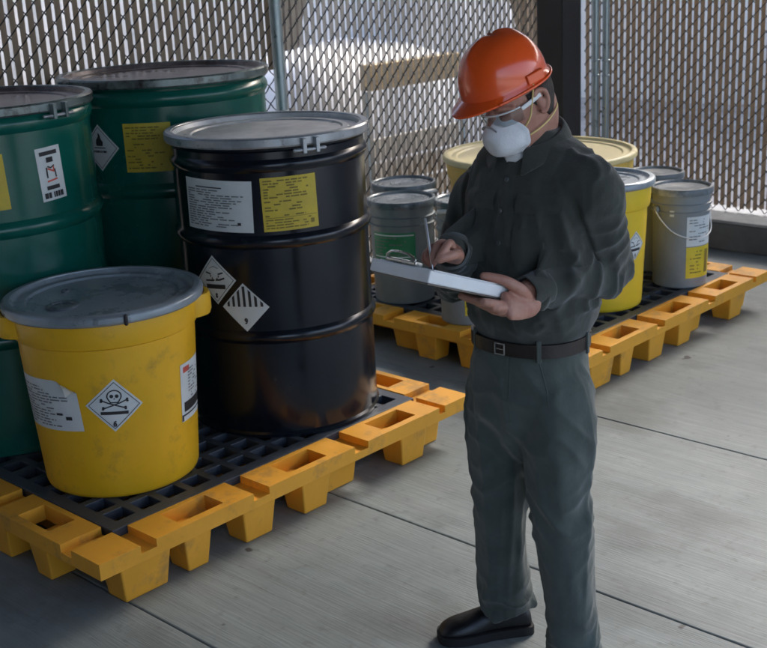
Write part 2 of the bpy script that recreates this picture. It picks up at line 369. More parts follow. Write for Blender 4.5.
PW = .0445                       # half a mesh diamond
def wire_mesh(n, rows):
    """flattened spirals: rising strands pass in front of the slats, falling strands behind"""
    v = []; f = []; r = .0031
    for k in range(n):
        pts = []
        for j in range(rows+1):
            a = (k+((j+k) % 2))*PW; pts.append((a, 0, j*PW))
            if j < rows:
                up = (j+k) % 2 == 0; pts.append((a+(PW/2 if up else -PW/2), -.0062 if up else .0062, (j+.5)*PW))
        base = len(v)
        for i, (x, y, z) in enumerate(pts):
            for q in range(4):
                g = PI/4+q*PI/2; v.append((x+r*1.25*math.cos(g), y+r*1.25*math.sin(g), z))
        for i in range(len(pts)-1):
            for q in range(4):
                q2 = (q+1) % 4; b0 = base+i*4; f.append((b0+q, b0+q2, b0+4+q2, b0+4+q))
    return v, f
def fence(name, label, loc, rz, length, z0, height, posts, slats, pale=99):
    root = empty(name, loc, rz); tag(root, label, 'fence')
    n = int(length/PW); rows = int(height/PW)
    wm = mesh('wire_mesh', wire_mesh(n, rows), 'wire', root, smooth=True, loc=(0, 0, z0)); wm['kind'] = 'stuff'
    protos = {}
    for k in range(n):
        x = (k+.5)*PW
        lift = slats(x)
        if lift is None: continue
        key = (lift, x > pale)
        if key not in protos: s = protos[key] = mesh('slat', MB().box(-.0142, .0142, -.0011, .0011, lift, height).vf, 'slat_pale' if x > pale else 'slat', root)
        else: s = protos[key].copy(); link(s, root)
        s.location = (x+random.uniform(-.0014, .0014), random.uniform(-.001, .001), z0+.012+random.uniform(0, .02))
        s.rotation_euler = (0, random.uniform(-.001, .001), random.uniform(-.10, .10))
    rail = mesh('top_rail', tube([(-.02, .035, z0+height-.02), (length, .035, z0+height-.02)], [.021, .021], k=1, n=14), 'post', root, smooth=True)
    for x, y, r in posts:
        p = mesh('post', tube([(x, y, 0.0), (x, y, z0+height+.04)], [r, r], k=1, n=20), 'post', root, smooth=True)
        for z in (.45, 1.02, 1.12, 1.75):
            mesh('tie_band', lathe([(r+.0015, -.006), (r+.0045, -.004), (r+.0045, .004), (r+.0015, .006)], 20), 'post', p, smooth=True, loc=(x, y, z))
    return root
PX = 3.277*S*1.011-.55
fa = fence('chain_link_fence', 'chain-link fence of brown and frosted slats standing behind the green drums', (.55, YA, 0), 0, XB-.55-.02, .18, 2.35,
           [(PX, -.05, .030), (.3, -.05, .03)], lambda x: 1.13 if PX-.62 < x < PX else 0, pale=PX)
fb = fence('chain_link_fence', 'brown-slatted chain-link fence standing on the low kerb', (XB, YA-.02, 0), -PI/2, 6.2, .195, 2.33,
           [(.115, -.045, .024), (.19, -.035, .024), (3.6, -.05, .03)], lambda x: 0)
for ch_ in fb.children:
    if ch_.name.startswith('post'): ch_.scale.z = 1

colo = empty('steel_column', (5.01*S, 3.47*S, 0)); tag(colo, 'charcoal painted square steel column behind the man in the hard hat', 'column')
mesh('shaft', MB().box(-.1, .1, -.1, .1, .02, ROOFZ-.27).vf, 'column', colo, bevel=.012)
mesh('base_plate', MB().box(-.16, .16, -.16, .16, 0, .02).vf, 'column', colo, bevel=.004)

# ------------------------------------------------------------------ beyond the fence
def clad(name, label, x0, x1, y0, y1, h, along, wm):
    root = empty(name, ((x0+x1)/2, (y0+y1)/2, -.12)); tag(root, label, 'building')
    mesh('wall', MB().box(x0-(x0+x1)/2, x1-(x0+x1)/2, y0-(y0+y1)/2, y1-(y0+y1)/2, 0, h).vf, wm, root)
    mesh('roof_edge', MB().box(x0-(x0+x1)/2-.15, x1-(x0+x1)/2+.15, y0-(y0+y1)/2-.15, y1-(y0+y1)/2+.15, h+.003, h+.25).vf, 'column', root)
    mb = MB()
    if along == 'x':
        x = x0+.1
        while x < x1-.1: mb.box(x-(x0+x1)/2, x+.05-(x0+x1)/2, y0-(y0+y1)/2-.035, y0-(y0+y1)/2-.001, .02, h-.02); x += .3
    else:
        y = y0+.1
        while y < y1-.1: mb.box(x0-(x0+x1)/2-.035, x0-(x0+x1)/2-.001, y-(y0+y1)/2, y+.05-(y0+y1)/2, .02, h-.02); y += .3
    o = mesh('siding_rib', mb.vf, wm, root); o['kind'] = 'stuff'
    return root
clad('shed', 'brown ribbed shed wall seen through the open fence bay beside the column', 10.1, 16.5, 11, 15, 5, 'x', 'brownwall')
clad('white_building', 'long white building seen through the slat gaps behind the green drums', -9, 9.9, 11, 15, 5, 'x', 'whitewall')
clad('white_building', 'long white building seen through the slat gaps above the kerb', 13.8, 17, -14, 9.7, 5, 'y', 'whitewall')
# white tarpaulin-covered heap
def heap(cx_, cy_, rx, ry, h, seed, pw=2.6):
    v = []; f = []; n = 56; mrows = 20
    for j in range(mrows+1):
        t = j/mrows
        for i in range(n):
            a = 2*PI*i/n
            rr = (1-t**pw)**.5 if t < 1 else 0
            wv = 1+.10*noise.noise((math.cos(a)*2+seed, math.sin(a)*2, t*2))+.05*math.sin(9*a+seed)*(1-t)
            sq = (abs(math.cos(a))**3+abs(math.sin(a))**3)**(-1/3)
            x = rx*rr*wv*math.cos(a)*sq; y = ry*rr*wv*math.sin(a)*sq
            z = h*t*(1+.06*noise.noise((x*1.5+seed, y*1.5, 2)))
            v.append((x, y, z))
    for j in range(mrows):
        for i in range(n):
            k = (i+1) % n; f.append((j*n+i, j*n+k, (j+1)*n+k, (j+1)*n+i))
    f.append(tuple(mrows*n+i for i in range(n))); f.append(tuple(range(n)))
    return v, f
tp = mesh('covered_heap', heap(0, 0, .98, .75, 2.75, 3), 'tarp', None, smooth=True, loc=(7.98, 7.1, -.12))
tag(tp, 'tall white tarpaulin-covered heap beyond the fence', 'heap')
tp2 = mesh('covered_heap', heap(0, 0, 1.15, .6, 1.38, 8, 7), 'tarp', None, smooth=True, loc=(6.75, 6.75, -.12))
tag(tp2, 'lower white tarpaulin-covered heap beside the tall one beyond the fence', 'heap')
bm_ = mesh('timber_beam', MB().box(-.47, .47, -.05, .05, -.085, .085).vf, 'tan', None, bevel=.006, loc=(6.25, 5.55, 1.085))
tag(bm_, 'tan timber beam laid across the rack beyond the fence', 'beam')
rk = empty('timber_rack', (6.25, 5.62, -.12)); tag(rk, 'tan boarded rack standing beyond the fence under the timber beam', 'rack')
for x in (-.5, .5): mesh('leg', MB().box(x-.014, x+.014, -.11, -.08, 0, 1.118).vf, 'post', rk)
for i in range(4): mesh('board', MB().box(-.66, .66, .065, .085, .1+i*.17, .25+i*.17).vf, 'tancrate', rk, bevel=.003)
br = empty('barrier', (2.2, 7.4, -.12)); tag(br, 'low pale barrier beyond the fence behind the green drums', 'barrier')
mesh('wall_block', MB().box(-.6, 2.6, -.15, .15, 0, 1.16).vf, 'barrier', br, bevel=.02)

# ------------------------------------------------------------------ spill pallets
PL, RW, DECK, SLAB = 1.74, .15, .1812, .054
NOTCH = [.103, .368, .645, .912]; HOLE = [.236, .508, .782]
LEGS = [(.045, .155, 0), (.185, .25, .0), (.325, .41, .0), (.48, .56, 0), (.568, .675, .06), (.775, .862, 0), (.868, .95, .06)]
def grate_mesh(n, pitch, bar, depth, border):
    xs = [0, border]
    p0 = border
    for i in range(n):
        xs += [p0+pitch-bar, p0+pitch]; p0 += pitch
    xs[-1] = xs[-2]+border
    N = len(xs); v = []; f = []
    for z in (0, -depth):
        for y in xs:
            for x in xs: v.append((x, y, z))
    def I(i, j, l): return l*N*N+j*N+i
    solid = lambda i, j: i in range(N-1) and j in range(N-1) and (i % 2 == 0 or j % 2 == 0)
    for j in range(N-1):
        for i in range(N-1):
            if not solid(i, j): continue
            f.append((I(i, j, 0), I(i+1, j, 0), I(i+1, j+1, 0), I(i, j+1, 0)))
            for di, dj, a, b in ((0, -1, (i, j), (i+1, j)), (1, 0, (i+1, j), (i+1, j+1)), (0, 1, (i+1, j+1), (i, j+1)), (-1, 0, (i, j+1), (i, j))):
                if not solid(i+di, j+dj): f.append((I(*a, 0), I(*a, 1), I(*b, 1), I(*b, 0)))
    return (v, f), xs[-1]
def make_pallet(name, label, loc):
    root = empty(name, loc); tag(root, label, 'pallet', 'yellow spill pallets with dark grating')
    zt = DECK; zb = DECK-SLAB; LOW = .026
    cuts = [(n-(.020 if i in (1, 2) else .017), n+(.020 if i in (1, 2) else .017), 'n') for i, n in enumerate(NOTCH)]+[(h-.052, h+.052, 'h') for h in HOLE]
    cuts = [(a*PL, b*PL, k) for a, b, k in cuts]
    xs = sorted(set([0, .03, RW-.022, RW, PL-RW, PL-RW+.022, PL-.03, PL]+[round(q, 4) for a, b, k in cuts for q in (a, b)]))
    def cell(x, y):
        dx, dy = min(x, PL-x), min(y, PL-y)
        if dx > RW and dy > RW: return None
        if dx < RW and dy < RW: return zt
        s_, t = (x, dy) if dy < RW else (y, dx)
        for a, b, k in cuts:
            if a < s_ < b:
                if k == 'n': return zt-LOW
                return None if .03 < t < RW-.022 else zt
        return zt
    N = len(xs); hts = [[cell((xs[i]+xs[i+1])/2, (xs[j]+xs[j+1])/2) for i in range(N-1)] for j in range(N-1)]
    lv = [zb, zt-LOW, zt]; vid = {}; fv = []; ff = []
    def vi(i, j, l):
        if (i, j, l) not in vid: vid[(i, j, l)] = len(fv); fv.append((xs[i], xs[j], lv[l]))
        return vid[(i, j, l)]
    def top(i, j):
        if not (0 <= i < N-1 and 0 <= j < N-1) or hts[j][i] is None: return 0
        return 2 if hts[j][i] == zt else 1
    for j in range(N-1):
        for i in range(N-1):
            t = top(i, j)
            if not t: continue
            ff.append((vi(i, j, t), vi(i+1, j, t), vi(i+1, j+1, t), vi(i, j+1, t)))
            ff.append((vi(i, j, 0), vi(i, j+1, 0), vi(i+1, j+1, 0), vi(i+1, j, 0)))
            for di, dj, a, b in ((0, -1, (i, j), (i+1, j)), (1, 0, (i+1, j), (i+1, j+1)), (0, 1, (i+1, j+1), (i, j+1)), (-1, 0, (i, j+1), (i, j))):
                for l in range(top(i+di, j+dj), t): ff.append((vi(*a, l), vi(*b, l), vi(*b, l+1), vi(*a, l+1)))
    mesh('deck_frame', (fv, ff), 'pallet', root, bevel=.008)
    bs = MB(); i0, i1 = RW+.03, PL-RW-.03
    bs.box(i0, i1, i0, i1, .045, .055)
    for a in ((i0, i1, i0, i0+.01), (i0, i1, i1-.01, i1), (i0, i0+.01, i0+.011, i1-.011), (i1-.01, i1, i0+.011, i1-.011)): bs.box(*a, .056, zb+.02)
    mesh('basin', bs.vf, 'pallet', root)
    for side in range(4):
        for q, (a, b, ins) in enumerate(LEGS):
            if side in (1, 3) and (q == 0 or q == len(LEGS)-1): continue
            lb = MB(); a_, b_ = a*PL, b*PL; t0, t1 = .014+ins, .135+ins*.5
            if side == 0: lb.box(a_, b_, t0, t1, 0, zb+.004, .016, .014)
            elif side == 1: lb.box(PL-t1, PL-t0, a_, b_, 0, zb+.004, .014, .016)
            elif side == 2: lb.box(a_, b_, PL-t1, PL-t0, 0, zb+.004, .016, .014)
            else: lb.box(t0, t1, a_, b_, 0, zb+.004, .014, .016)
            mesh('leg', lb.vf, 'pallet', root, bevel=.006)
    mid = MB()
    (gv, gf), gw = grate_mesh(13, (PL-2*RW-.012-.1+.03)/13, .030, .036, .05)
    g = mesh('grate', (gv, gf), 'grate', root, loc=(RW+(PL-2*RW-gw)/2, RW+(PL-2*RW-gw)/2, DECK-.001), bevel=.002)
    return root
P1 = make_pallet('spill_pallet', 'yellow spill pallet holding the black drum and the two green drums', (1.349*S, 2.2467*S, 0))
P2 = copy_tree(P1); P2.location = (3.225*S, 2.139*S, 0)
P2['label'] = 'yellow spill pallet holding the grey pails behind the man'

# ------------------------------------------------------------------ labels wrapped on round containers
def stroke(pts, wd, closed=False):
    out = []
    P = [Vector((a, b)) for a, b in pts]
    segs = list(zip(P, P[1:]))+([(P[-1], P[0])] if closed else [])
    for a, b in segs:
        d = (b-a); L = d.length
        if L < 1e-6: continue
        d /= L; nn = Vector((-d.y, d.x))*wd/2; a2 = a-d*wd*.3; b2 = b+d*wd*.3
        out.append([tuple(a2-nn), tuple(b2-nn), tuple(b2+nn), tuple(a2+nn)])
    return out
def rect(x0, y0, x1, y1): return [(x0, y0), (x1, y0), (x1, y1), (x0, y1)]
def ell(cx_, cy_, rx, ry, n=14): return [(cx_+rx*math.cos(2*PI*i/n), cy_+ry*math.sin(2*PI*i/n)) for i in range(n)]
DIG = {'6': [(.8, 1), (.3, .75), (.1, .3), (.3, 0), (.75, 0), (.9, .28), (.7, .52), (.2, .45)],
       '8': [(.5, .52), (.15, .75), (.5, 1), (.85, .75), (.5, .52), (.1, .25), (.5, 0), (.9, .25), (.5, .52)],
       '9': [(.85, .6), (.4, .45), (.12, .72), (.45, 1), (.85, .85), (.88, .5), (.6, .1), (.3, 0)]}
def digit(c, x, y, h, wd): return stroke([(x+(a-.5)*h*.6, y+b*h) for a, b in DIG[c]], wd)
def textlines(x0, x1, y0, y1, n, hgt, seed, fill=.8, short=.5):
    rnd = random.Random(seed); out = []
    for i in range(n):
        y = y1-(y1-y0)*(i+.5)/n; x = x0; end = x0+(x1-x0)*rnd.uniform(short, 1)
        while x < end:
            wl = rnd.uniform(.02, .09)*(x1-x0)*2
            if rnd.random() < fill: out.append(rect(x, y-hgt/2, min(x+wl, end), y+hgt/2))
            x += wl+.012*(x1-x0)*2
    return out
def wrap(container, Rf, th_c, zc, ang, w, h, offs, polys=None, nx=14, ny=12, curl=0, tri=True):
    """map (s,t) on the label plane to the wall of revolution with radius Rf(z)"""
    ca, sa = math.cos(ang), math.sin(ang)
    def mp(s, t, o=0):
        x = s*ca-t*sa; y = s*sa+t*ca
        z = zc+y; r = Rf(z)
        th = th_c+x/Rf(zc)
        return ((r+offs+o)*math.cos(th), (r+offs+o)*math.sin(th), z)
    v = []; f = []
    if polys is None:
        for j in range(ny+1):
            for i in range(nx+1):
                s = (i/nx-.5)*w; t = (j/ny-.5)*h; o = 0; 
                if curl:
                    q = max(0, (i/nx)+(j/ny)-1.72)/.28
                    o = curl*q*q; s -= q*q*.25*curl; t -= q*q*.8*curl
                v.append(mp(s, t, o))
        for j in range(ny):
            for i in range(nx):
                a = j*(nx+1)+i; f.append((a, a+1, a+nx+2, a+nx+1))
    else:
        for k, pl in enumerate(polys):
            o = .0001*(k % 7)
            if len(pl) == 4:                      # split long strokes so that they follow the wall
                a, b, c, d = [Vector(q) for q in pl]
                m_ = max(1, int(max((b-a).length, (c-d).length)/.02))
                b0 = len(v)
                for i in range(m_+1):
                    q = i/m_; v.append(mp(*(a.lerp(b, q)), o)); v.append(mp(*(d.lerp(c, q)), o))
                for i in range(m_): f.append((b0+2*i, b0+2*i+2, b0+2*i+3, b0+2*i+1))
            else:
                b0 = len(v); v += [mp(*q, o) for q in pl]; f.append(tuple(range(b0, b0+len(pl))))
    return v, f
def place_label(root, Rf, thcam, deg, zc, ang, w, h, material, prints, name='label', curl=0, off=.0012):
    th = thcam+math.radians(deg); ang = math.radians(ang)
    lb = mesh(name, wrap(root, Rf, th, zc, ang, w, h, off, curl=curl), material, root, smooth=True)
    for ink, polys in prints:
        if polys: mesh('print', wrap(root, Rf, th, zc, ang, w, h, off+.0009, polys), ink, lb)['kind'] = 'stuff'
    return lb
def diamond_border(d): 
    k = d*.44
    return stroke([(-k, -k), (k, -k), (k, k), (-k, k)], .0022, True)
def rot45(polys):
    c = math.cos(-PI/4); s = math.sin(-PI/4)
    return [[(x*c-y*s, x*s+y*c) for x, y in p] for p in polys]
# diamonds: drawn upright (point up), then turned into the square's own axes
def dia_prints(kind, d):
    e = d*.7071                                   # half diagonal
    up = []
    if kind == 'skull':
        up += stroke([(.24*e*math.cos(a), .36*e+.22*e*math.sin(a)) for a in np.linspace(-.5, PI+.5, 16)], .045*e)
        up += stroke([(-.2*e, .24*e), (-.13*e, .12*e), (.13*e, .12*e), (.2*e, .24*e)], .045*e)
        up += [ell(-.09*e, .36*e, .065*e, .07*e), ell(.09*e, .36*e, .065*e, .07*e), [(-.03*e, .24*e), (.03*e, .24*e), (0, .31*e)]]
        for s_ in (-1, 1):
            up += stroke([(s_*-.42*e, .20*e), (s_*-.2*e, .10*e), (s_*.36*e, -.10*e)], .05*e)
            up += [ell(s_*-.44*e, .23*e, .05*e, .05*e, 8), ell(s_*-.45*e, .16*e, .05*e, .04*e, 8), ell(s_*.38*e, -.07*e, .05*e, .045*e, 8), ell(s_*.39*e, -.13*e, .05*e, .04*e, 8)]
        up += [rect(-.48*e, -.34*e, .48*e, -.22*e)]; up += digit('6', 0, -.78*e, .18*e, .05*e)
    elif kind == 'corrosive':
        up += stroke([(-.42*e, .30*e), (-.2*e, .24*e)], .06*e)+stroke([(.42*e, .30*e), (.2*e, .24*e)], .06*e)
        up += [ell(-.2*e, .16*e, .03*e, .05*e, 8), ell(.2*e, .15*e, .03*e, .05*e, 8), ell(-.12*e, .06*e, .03*e, .05*e, 8), ell(.13*e, .06*e, .03*e, .05*e, 8)]
        up += stroke([(-.46*e, -.03*e), (-.1*e, -.02*e), (-.04*e, .0*e)], .07*e)+stroke([(.06*e, .0), (.25*e, .01*e), (.46*e, .08*e)], .07*e)
        up += stroke([(-.22*e, .47*e), (0, .56*e), (.22*e, .47*e)], .02*e)
        up += [rect(-.48*e, -.36*e, .48*e, -.18*e)]; up += digit('8', 0, -.72*e, .17*e, .05*e)
    elif kind == 'misc':
        for i in range(-3, 4):
            x = i*.235*e; top = .9*e-abs(x)-.06*e
            if top > .02*e: up += [[(x-.055*e, .03*e), (x+.055*e, .03*e), (x+.055*e, max(.04*e, .93*e-abs(x+.055*e))), (x-.055*e, max(.04*e, .93*e-abs(x-.055*e)))]]
        up += digit('9', 0, -.66*e, .2*e, .06*e)
        return rot45(up)
    elif kind == 'flame':
        up += [[(-.17*e, .08*e), (.17*e, .08*e), (.2*e, .25*e), (.1*e, .38*e), (.06*e, .55*e), (-.03*e, .66*e), (-.06*e, .46*e), (-.16*e, .36*e), (-.2*e, .2*e)]]
        up += stroke([(-.3*e, 0), (.3*e, 0)], .04*e)+textlines(-.4*e, .4*e, -.22*e, -.1*e, 1, .09*e, 4, .95, .95)
    return rot45(up)+[[tuple(q) for q in p] for p in diamond_border(d)]

# ------------------------------------------------------------------ steel drums
def arc_pts(r0, z0, dr, dz, n=7):
    """a half-round bead that stands out by dr over the height dz"""
    return [(r0+dr*math.sin(PI*i/n), z0+dz*(i/n-.5)) for i in range(n+1)]
def steel_drum(label, loc, rb, rr, H, hoops, paint, ring, lid, lugdeg, neck):
    root = empty('steel_drum', (*loc, DECK)); tag(root, label, 'drum', 'steel drums on the pallet')
    thc = math.atan2(-loc[1], -loc[0])
    prof = [(rb-.02, .012), (rb-.004, .012), (rb+.001, 0), (rb+.007, .001), (rb+.008, .012), (rb+.001, .02)]
    for z, dr, dz in sorted(hoops): prof += [(rb, z-dz*.62)]+arc_pts(rb, z, dr, dz)+[(rb, z+dz*.62)]
    prof += [(rb, H-neck), (rb-.004, H-.045), (rb+.002, H-.03), (rb+.002, H-.012)]
    mesh('body', lathe(prof, 96, cap0=True), paint, root, sharp=32)
    R_ = rr
    lp = [(rb+.004, H-.012), (rb+.008, H-.006), (rb-.004, H-.001), (rb-.014, H-.003), (rb-.020, H-.018), (rb-.05, H-.022), (rb-.055, H-.016), (rb-.075, H-.016), (rb-.08, H-.022), (.10, H-.021), (.002, H-.021)]
    l = mesh('lid', lathe(lp, 96), lid, root, sharp=32)
    rp = [(rb+.004, H-.034), (R_-.004, H-.034), (R_, H-.028), (R_, H-.004), (R_-.006, H+.002), (rb-.006, H+.002), (rb-.008, H-.001)]
    rg = mesh('closing_ring', lathe(rp, 96), ring, root, sharp=32)
    # bolt lugs
    th = thc+math.radians(lugdeg)
    def at(dth, r, z): a = th+dth; return Vector((r*math.cos(a), r*math.sin(a), z))
    for s_ in (-1, 1):
        dth = s_*.062
        c = at(dth, R_+.010, H-.036); e = at(dth, R_+.010, H-.008)
        mb = MB(); rad = Vector((math.cos(th+dth), math.sin(th+dth), 0)); tan = Vector((-rad.y, rad.x, 0))
        for z0, z1 in ((H-.058, H-.006),):
            q = at(dth, R_+.009, 0)
            pts = []
            for z in (z0, z1):
                for a, b in ((-.007, -.012), (.007, -.012), (.007, .012), (-.007, .012)):
                    p = q+tan*a+rad*b; pts.append((p.x, p.y, z))
            mb.add(pts, [(0, 3, 2, 1), (4, 5, 6, 7), (0, 1, 5, 4), (1, 2, 6, 5), (2, 3, 7, 6), (3, 0, 4, 7)])
        mesh('lug', mb.vf, ring, rg, bevel=.002)
    a0 = at(-.155, R_+.012, H-.046); a1 = at(.14, R_+.012, H-.046)
    mesh('bolt', tube([a0, a0.lerp(a1, .5)+Vector((math.cos(th), math.sin(th), 0))*.004, a1], [.006]*3, k=1, n=10), 'ring_steel', rg, smooth=True)
    return root, thc
K = 1.25
black, tb = steel_drum('black steel drum with grey lid ring beside the small yellow overpack', (2.3525*S, 2.6733*S), .357, .378, 1.10,
                       [(1.003, .010, .045), (.735, .013, .05), (.385, .013, .05)], 'black_paint', 'ring_steel', 'lid_grey', 22, .05)
Rb = lambda z: .357
place_label(black, Rb, tb, -34, .866, -1.5, .285, .182, 'label_white', [('ink', [rect(-.085, .062, .03, .066)]), ('ink_grey', textlines(-.13, .125, -.078, .058, 16, .0040, 1, .85, .5)), ('ink', [rect(.085, -.066, .098, -.056)])])
place_label(black, Rb, tb, 10, .869, 1.0, .198, .19, 'label_yellow', [('ink_brown', textlines(-.09, .09, .02, .088, 7, .005, 2, .75, .6)+textlines(-.09, .09, -.045, .015, 6, .005, 3, .4, .5)+textlines(-.09, .09, -.088, -.05, 4, .004, 5, .85, .8)+[rect(-.092, -.0475, .092, -.0460), rect(.07, -.077, .083, -.062)])])
place_label(black, Rb, tb, -39, .594, 45+3, .128, .128, 'label_white', [('ink', dia_prints('corrosive', .128))], name='hazard_label')
place_label(black, Rb, tb, -20.5, .499, 45+1, .127, .127, 'label_white', [('ink', dia_prints('misc', .127))], name='hazard_label')

gh = [(1.184, .014, .06), (1.08+.04, .004, .02), (.825, .016, .06), (.43, .016, .06)]
gback, tg = steel_drum('tall green steel drum with flame label behind the black drum', (2.477*S, 3.316*S), .419, .440, 1.262, gh[:1]+gh[2:], 'green_paint', 'ring_dark', 'lid_reflect', -62, .05)
Rg = lambda z: .419
place_label(gback, Rg, tg, -41, 1.0, 45, .132, .132, 'label_white', [('ink', dia_prints('flame', .132))], name='hazard_label')
place_label(gback, Rg, tg, -12, 1.0, 0, .19, .192, 'label_yellow', [('ink_brown', textlines(-.085, .085, .03, .085, 5, .005, 12, .75, .6)+textlines(-.085, .085, -.085, .02, 9, .005, 13, .5, .5))])
gl2, tg2 = steel_drum('tall green steel drum with narrow white warning sticker behind the small yellow overpack', (1.76*S, 3.30*S), .419, .440, 1.247, gh[:1]+gh[2:], 'green_paint', 'ring_dark', 'lid_reflect', 40, .05)
wl = .104; hl = .188
place_label(gl2, Rg, tg2, 34, 1.0, 3, wl, hl, 'label_white', [('ink', [rect(-.038, .066, .036, .080), rect(-.014, .040, .014, .058)] + textlines(-.012, .012, .044, .056, 1, .01, 2)
    + stroke([(-.018, .022), (-.018, -.012)], .006)+stroke([(.016, .012), (.018, -.014)], .006)+stroke([(-.012, .026), (0, .020), (.014, .027)], .005)
    + [rect(-.028, -.056, .026, -.042)]+textlines(-.042, .040, -.088, -.062, 1, .020, 8, .95, .98)),
    ('ink_red', stroke([(-.012, .018), (.012, .006), (.012, .022)], .006)+stroke([(-.02, -.026), (.02, -.022)], .006))])
place_label(gl2, Rg, tg2, -2, .993, 2, .19, .192, 'label_yellow', [('ink_brown', textlines(-.085, .085, -.085, .085, 13, .005, 22, .6, .5))])

# ------------------------------------------------------------------ small yellow overpack drum
def overpack(label, loc, rt, rb, H, plastic, ring, lid, collar, handles=(), latch=None, name='overpack_drum', group=None, bung=True, collar_out=.012):
    root = empty(name, (*loc, DECK)); tag(root, label, 'drum', group)
    thc = math.atan2(-loc[1], -loc[0])
    Rf = lambda z: rb+(rt-rb)*z/H
    prof = [(rb-.03, .004), (rb-.012, 0), (rb-.003, .006), (rb+.001, .018)]
    n = 10; zc = H-collar
    for i in range(1, n): prof.append((Rf(zc*i/n), zc*i/n))
    prof += [(Rf(zc)-.002, zc-.006), (Rf(zc)+collar_out*.7, zc), (Rf(zc)+collar_out, zc+.010), (Rf(H)+collar_out*.8, H-.05), (Rf(H)+collar_out*.4, H-.03), (Rf(H)+collar_out*.3, H-.02)]
    mesh('body', lathe(prof, 96, cap0=True), plastic, root, sharp=40)
    ro = rt+collar_out+.017
    rp = [(rt, H-.036), (ro-.006, H-.034), (ro, H-.028), (ro+.001, H-.010), (ro-.004, H-.002), (ro-.014, H+.002), (ro-.028, H+.001), (ro-.030, H-.006)]
    rg = mesh('closing_ring', lathe(rp, 96), ring, root, sharp=40)
    lp = [(ro-.012, H-.004), (ro-.030, H-.003), (ro-.036, H-.012), (ro-.048, H-.016), (ro-.060, H-.012), (ro-.075, H-.013), (ro-.082, H-.020), (.08, H-.018), (.002, H-.017)]
    l = mesh('lid', lathe(lp, 96), lid, root, sharp=40)
    if bung:
        for (dx, r1) in ((2.75, .055), (.9, .014)):
            a = thc+PI+dx if r1 < .03 else thc-1.0
            mesh('bung', lathe([(r1, 0), (r1, .006), (r1*.85, .009), (r1*.7, .008), (r1*.65, .003), (.001, .003)], 24), 'slate_lid', l, sharp=32, loc=(rt*.52*math.cos(a), rt*.52*math.sin(a), H-.019))
    if latch is not None:
        th = thc+math.radians(latch); mb = MB(); v = []; f = []
        for i in range(9):
            a = th+(i/8-.5)*.34; q = .004 if 0 < i < 8 else 0
            for r, z in ((ro, H-.026), (ro+.006+q, H-.024), (ro+.006+q, H-.006), (ro, H-.004)): v.append((r*math.cos(a), r*math.sin(a), z))
        for i in range(8):
            for q in range(4): q2 = (q+1) % 4; f.append((i*4+q, i*4+q2, i*4+4+q2, i*4+4+q))
        f += [(0, 1, 2, 3), (32, 33, 34, 35)]
        mesh('latch', (v, f), ring, rg, bevel=.002)
        a = th+.12; mesh('latch_pin', tube([((ro+.012)*math.cos(a), (ro+.012)*math.sin(a), H-.028), ((ro+.012)*math.cos(a), (ro+.012)*math.sin(a), H-.004)], [.007, .007], k=1, n=10), 'ink', rg, smooth=True)
    for dg in handles:
        th = thc+math.radians(dg); v = []; f = []
        n = 16; hz0, hz1 = zc+.012, zc+.085
        for i in range(n+1):
            t = i/n*2-1                                    # a loop standing off the collar
            lat = .082*t; out = .042*(1-abs(t)**3.2)
            r = Rf(H-.08)+collar_out-.006
            for rr_, z in ((out-.010, hz0), (out+.004, hz0), (out+.009, hz0+.012), (out+.009, hz1-.014), (out+.003, hz1), (out-.010, hz1)):
                rad = Vector((math.cos(th), math.sin(th), 0)); tan = Vector((-rad.y, rad.x, 0))
                sag = r-math.sqrt(max(r*r-lat*lat, 0))
                p = rad*(r-sag*(1 if abs(t) > .6 else .9)+rr_)+tan*lat; v.append((p.x, p.y, z))
        for i in range(n):
            for q in range(6): q2 = (q+1) % 6; f.append((i*6+q, i*6+q2, i*6+6+q2, i*6+6+q))
        f += [tuple(range(6)), tuple(n*6+q for q in range(6))]
        mesh('handle', (v, f), plastic, root, sharp=50)
    return root, thc, Rf
yel, ty, Ry = overpack('small yellow overpack drum with skull label, standing in front of the black drum', (1.7294*S, 2.679*S), .304, .262, .6475, 'yellow_plastic', 'ring_blue', 'lid_blue', .115, handles=(84, -82), latch=3, group='yellow overpack drums')
place_label(yel, Ry, ty, -53, .332, 3, .285, .178, 'label_white', [('ink_grey', textlines(-.125, .110, -.078, .065, 14, .0045, 31, .85, .5)), ('ink', [rect(.085, -.050, .108, -.038), rect(.05, -.034, .075, -.026)])], curl=.05)
place_label(yel, Ry, ty, -1.5, .335, 45-4, .130, .130, 'label_white', [('ink', dia_prints('skull', .130))], name='hazard_label')
place_label(yel, Ry, ty, 64, .308, 0, .15, .205, 'label_white', [('ink', [rect(-.06, -.07, .07, -.035), rect(-.074, -.084, .07, -.078), rect(-.074, -.1, -.066, -.08)]), ('ink_red', [rect(-.06, .07, -.02, .09)]), ('ink_grey', textlines(-.03, .07, -.03, .08, 10, .005, 41, .6, .5))])

# ------------------------------------------------------------------ drums and pails on the far pallet
big, _, _ = overpack('wide cream-yellow overpack drum with pale lid standing behind the man', (4.226*S, 3.034*S), .495, .455, .625, 'cream_plastic', 'cream_ring', 'cream_lid', .12, bung=False, group=None)
yr, tyr, Ryr = overpack('tall yellow drum with dark lid beside the grey pail with a yellow label', (3.842*S, 2.4805*S), .236, .208, .621, 'lemon_plastic', 'ring_blue', 'lid_blue', .135, latch=-60, bung=False, group='yellow overpack drums')
place_label(yr, Ryr, tyr, 50, .315, 45, .10, .10, 'label_white', [('ink', dia_prints('corrosive', .10))], name='hazard_label')

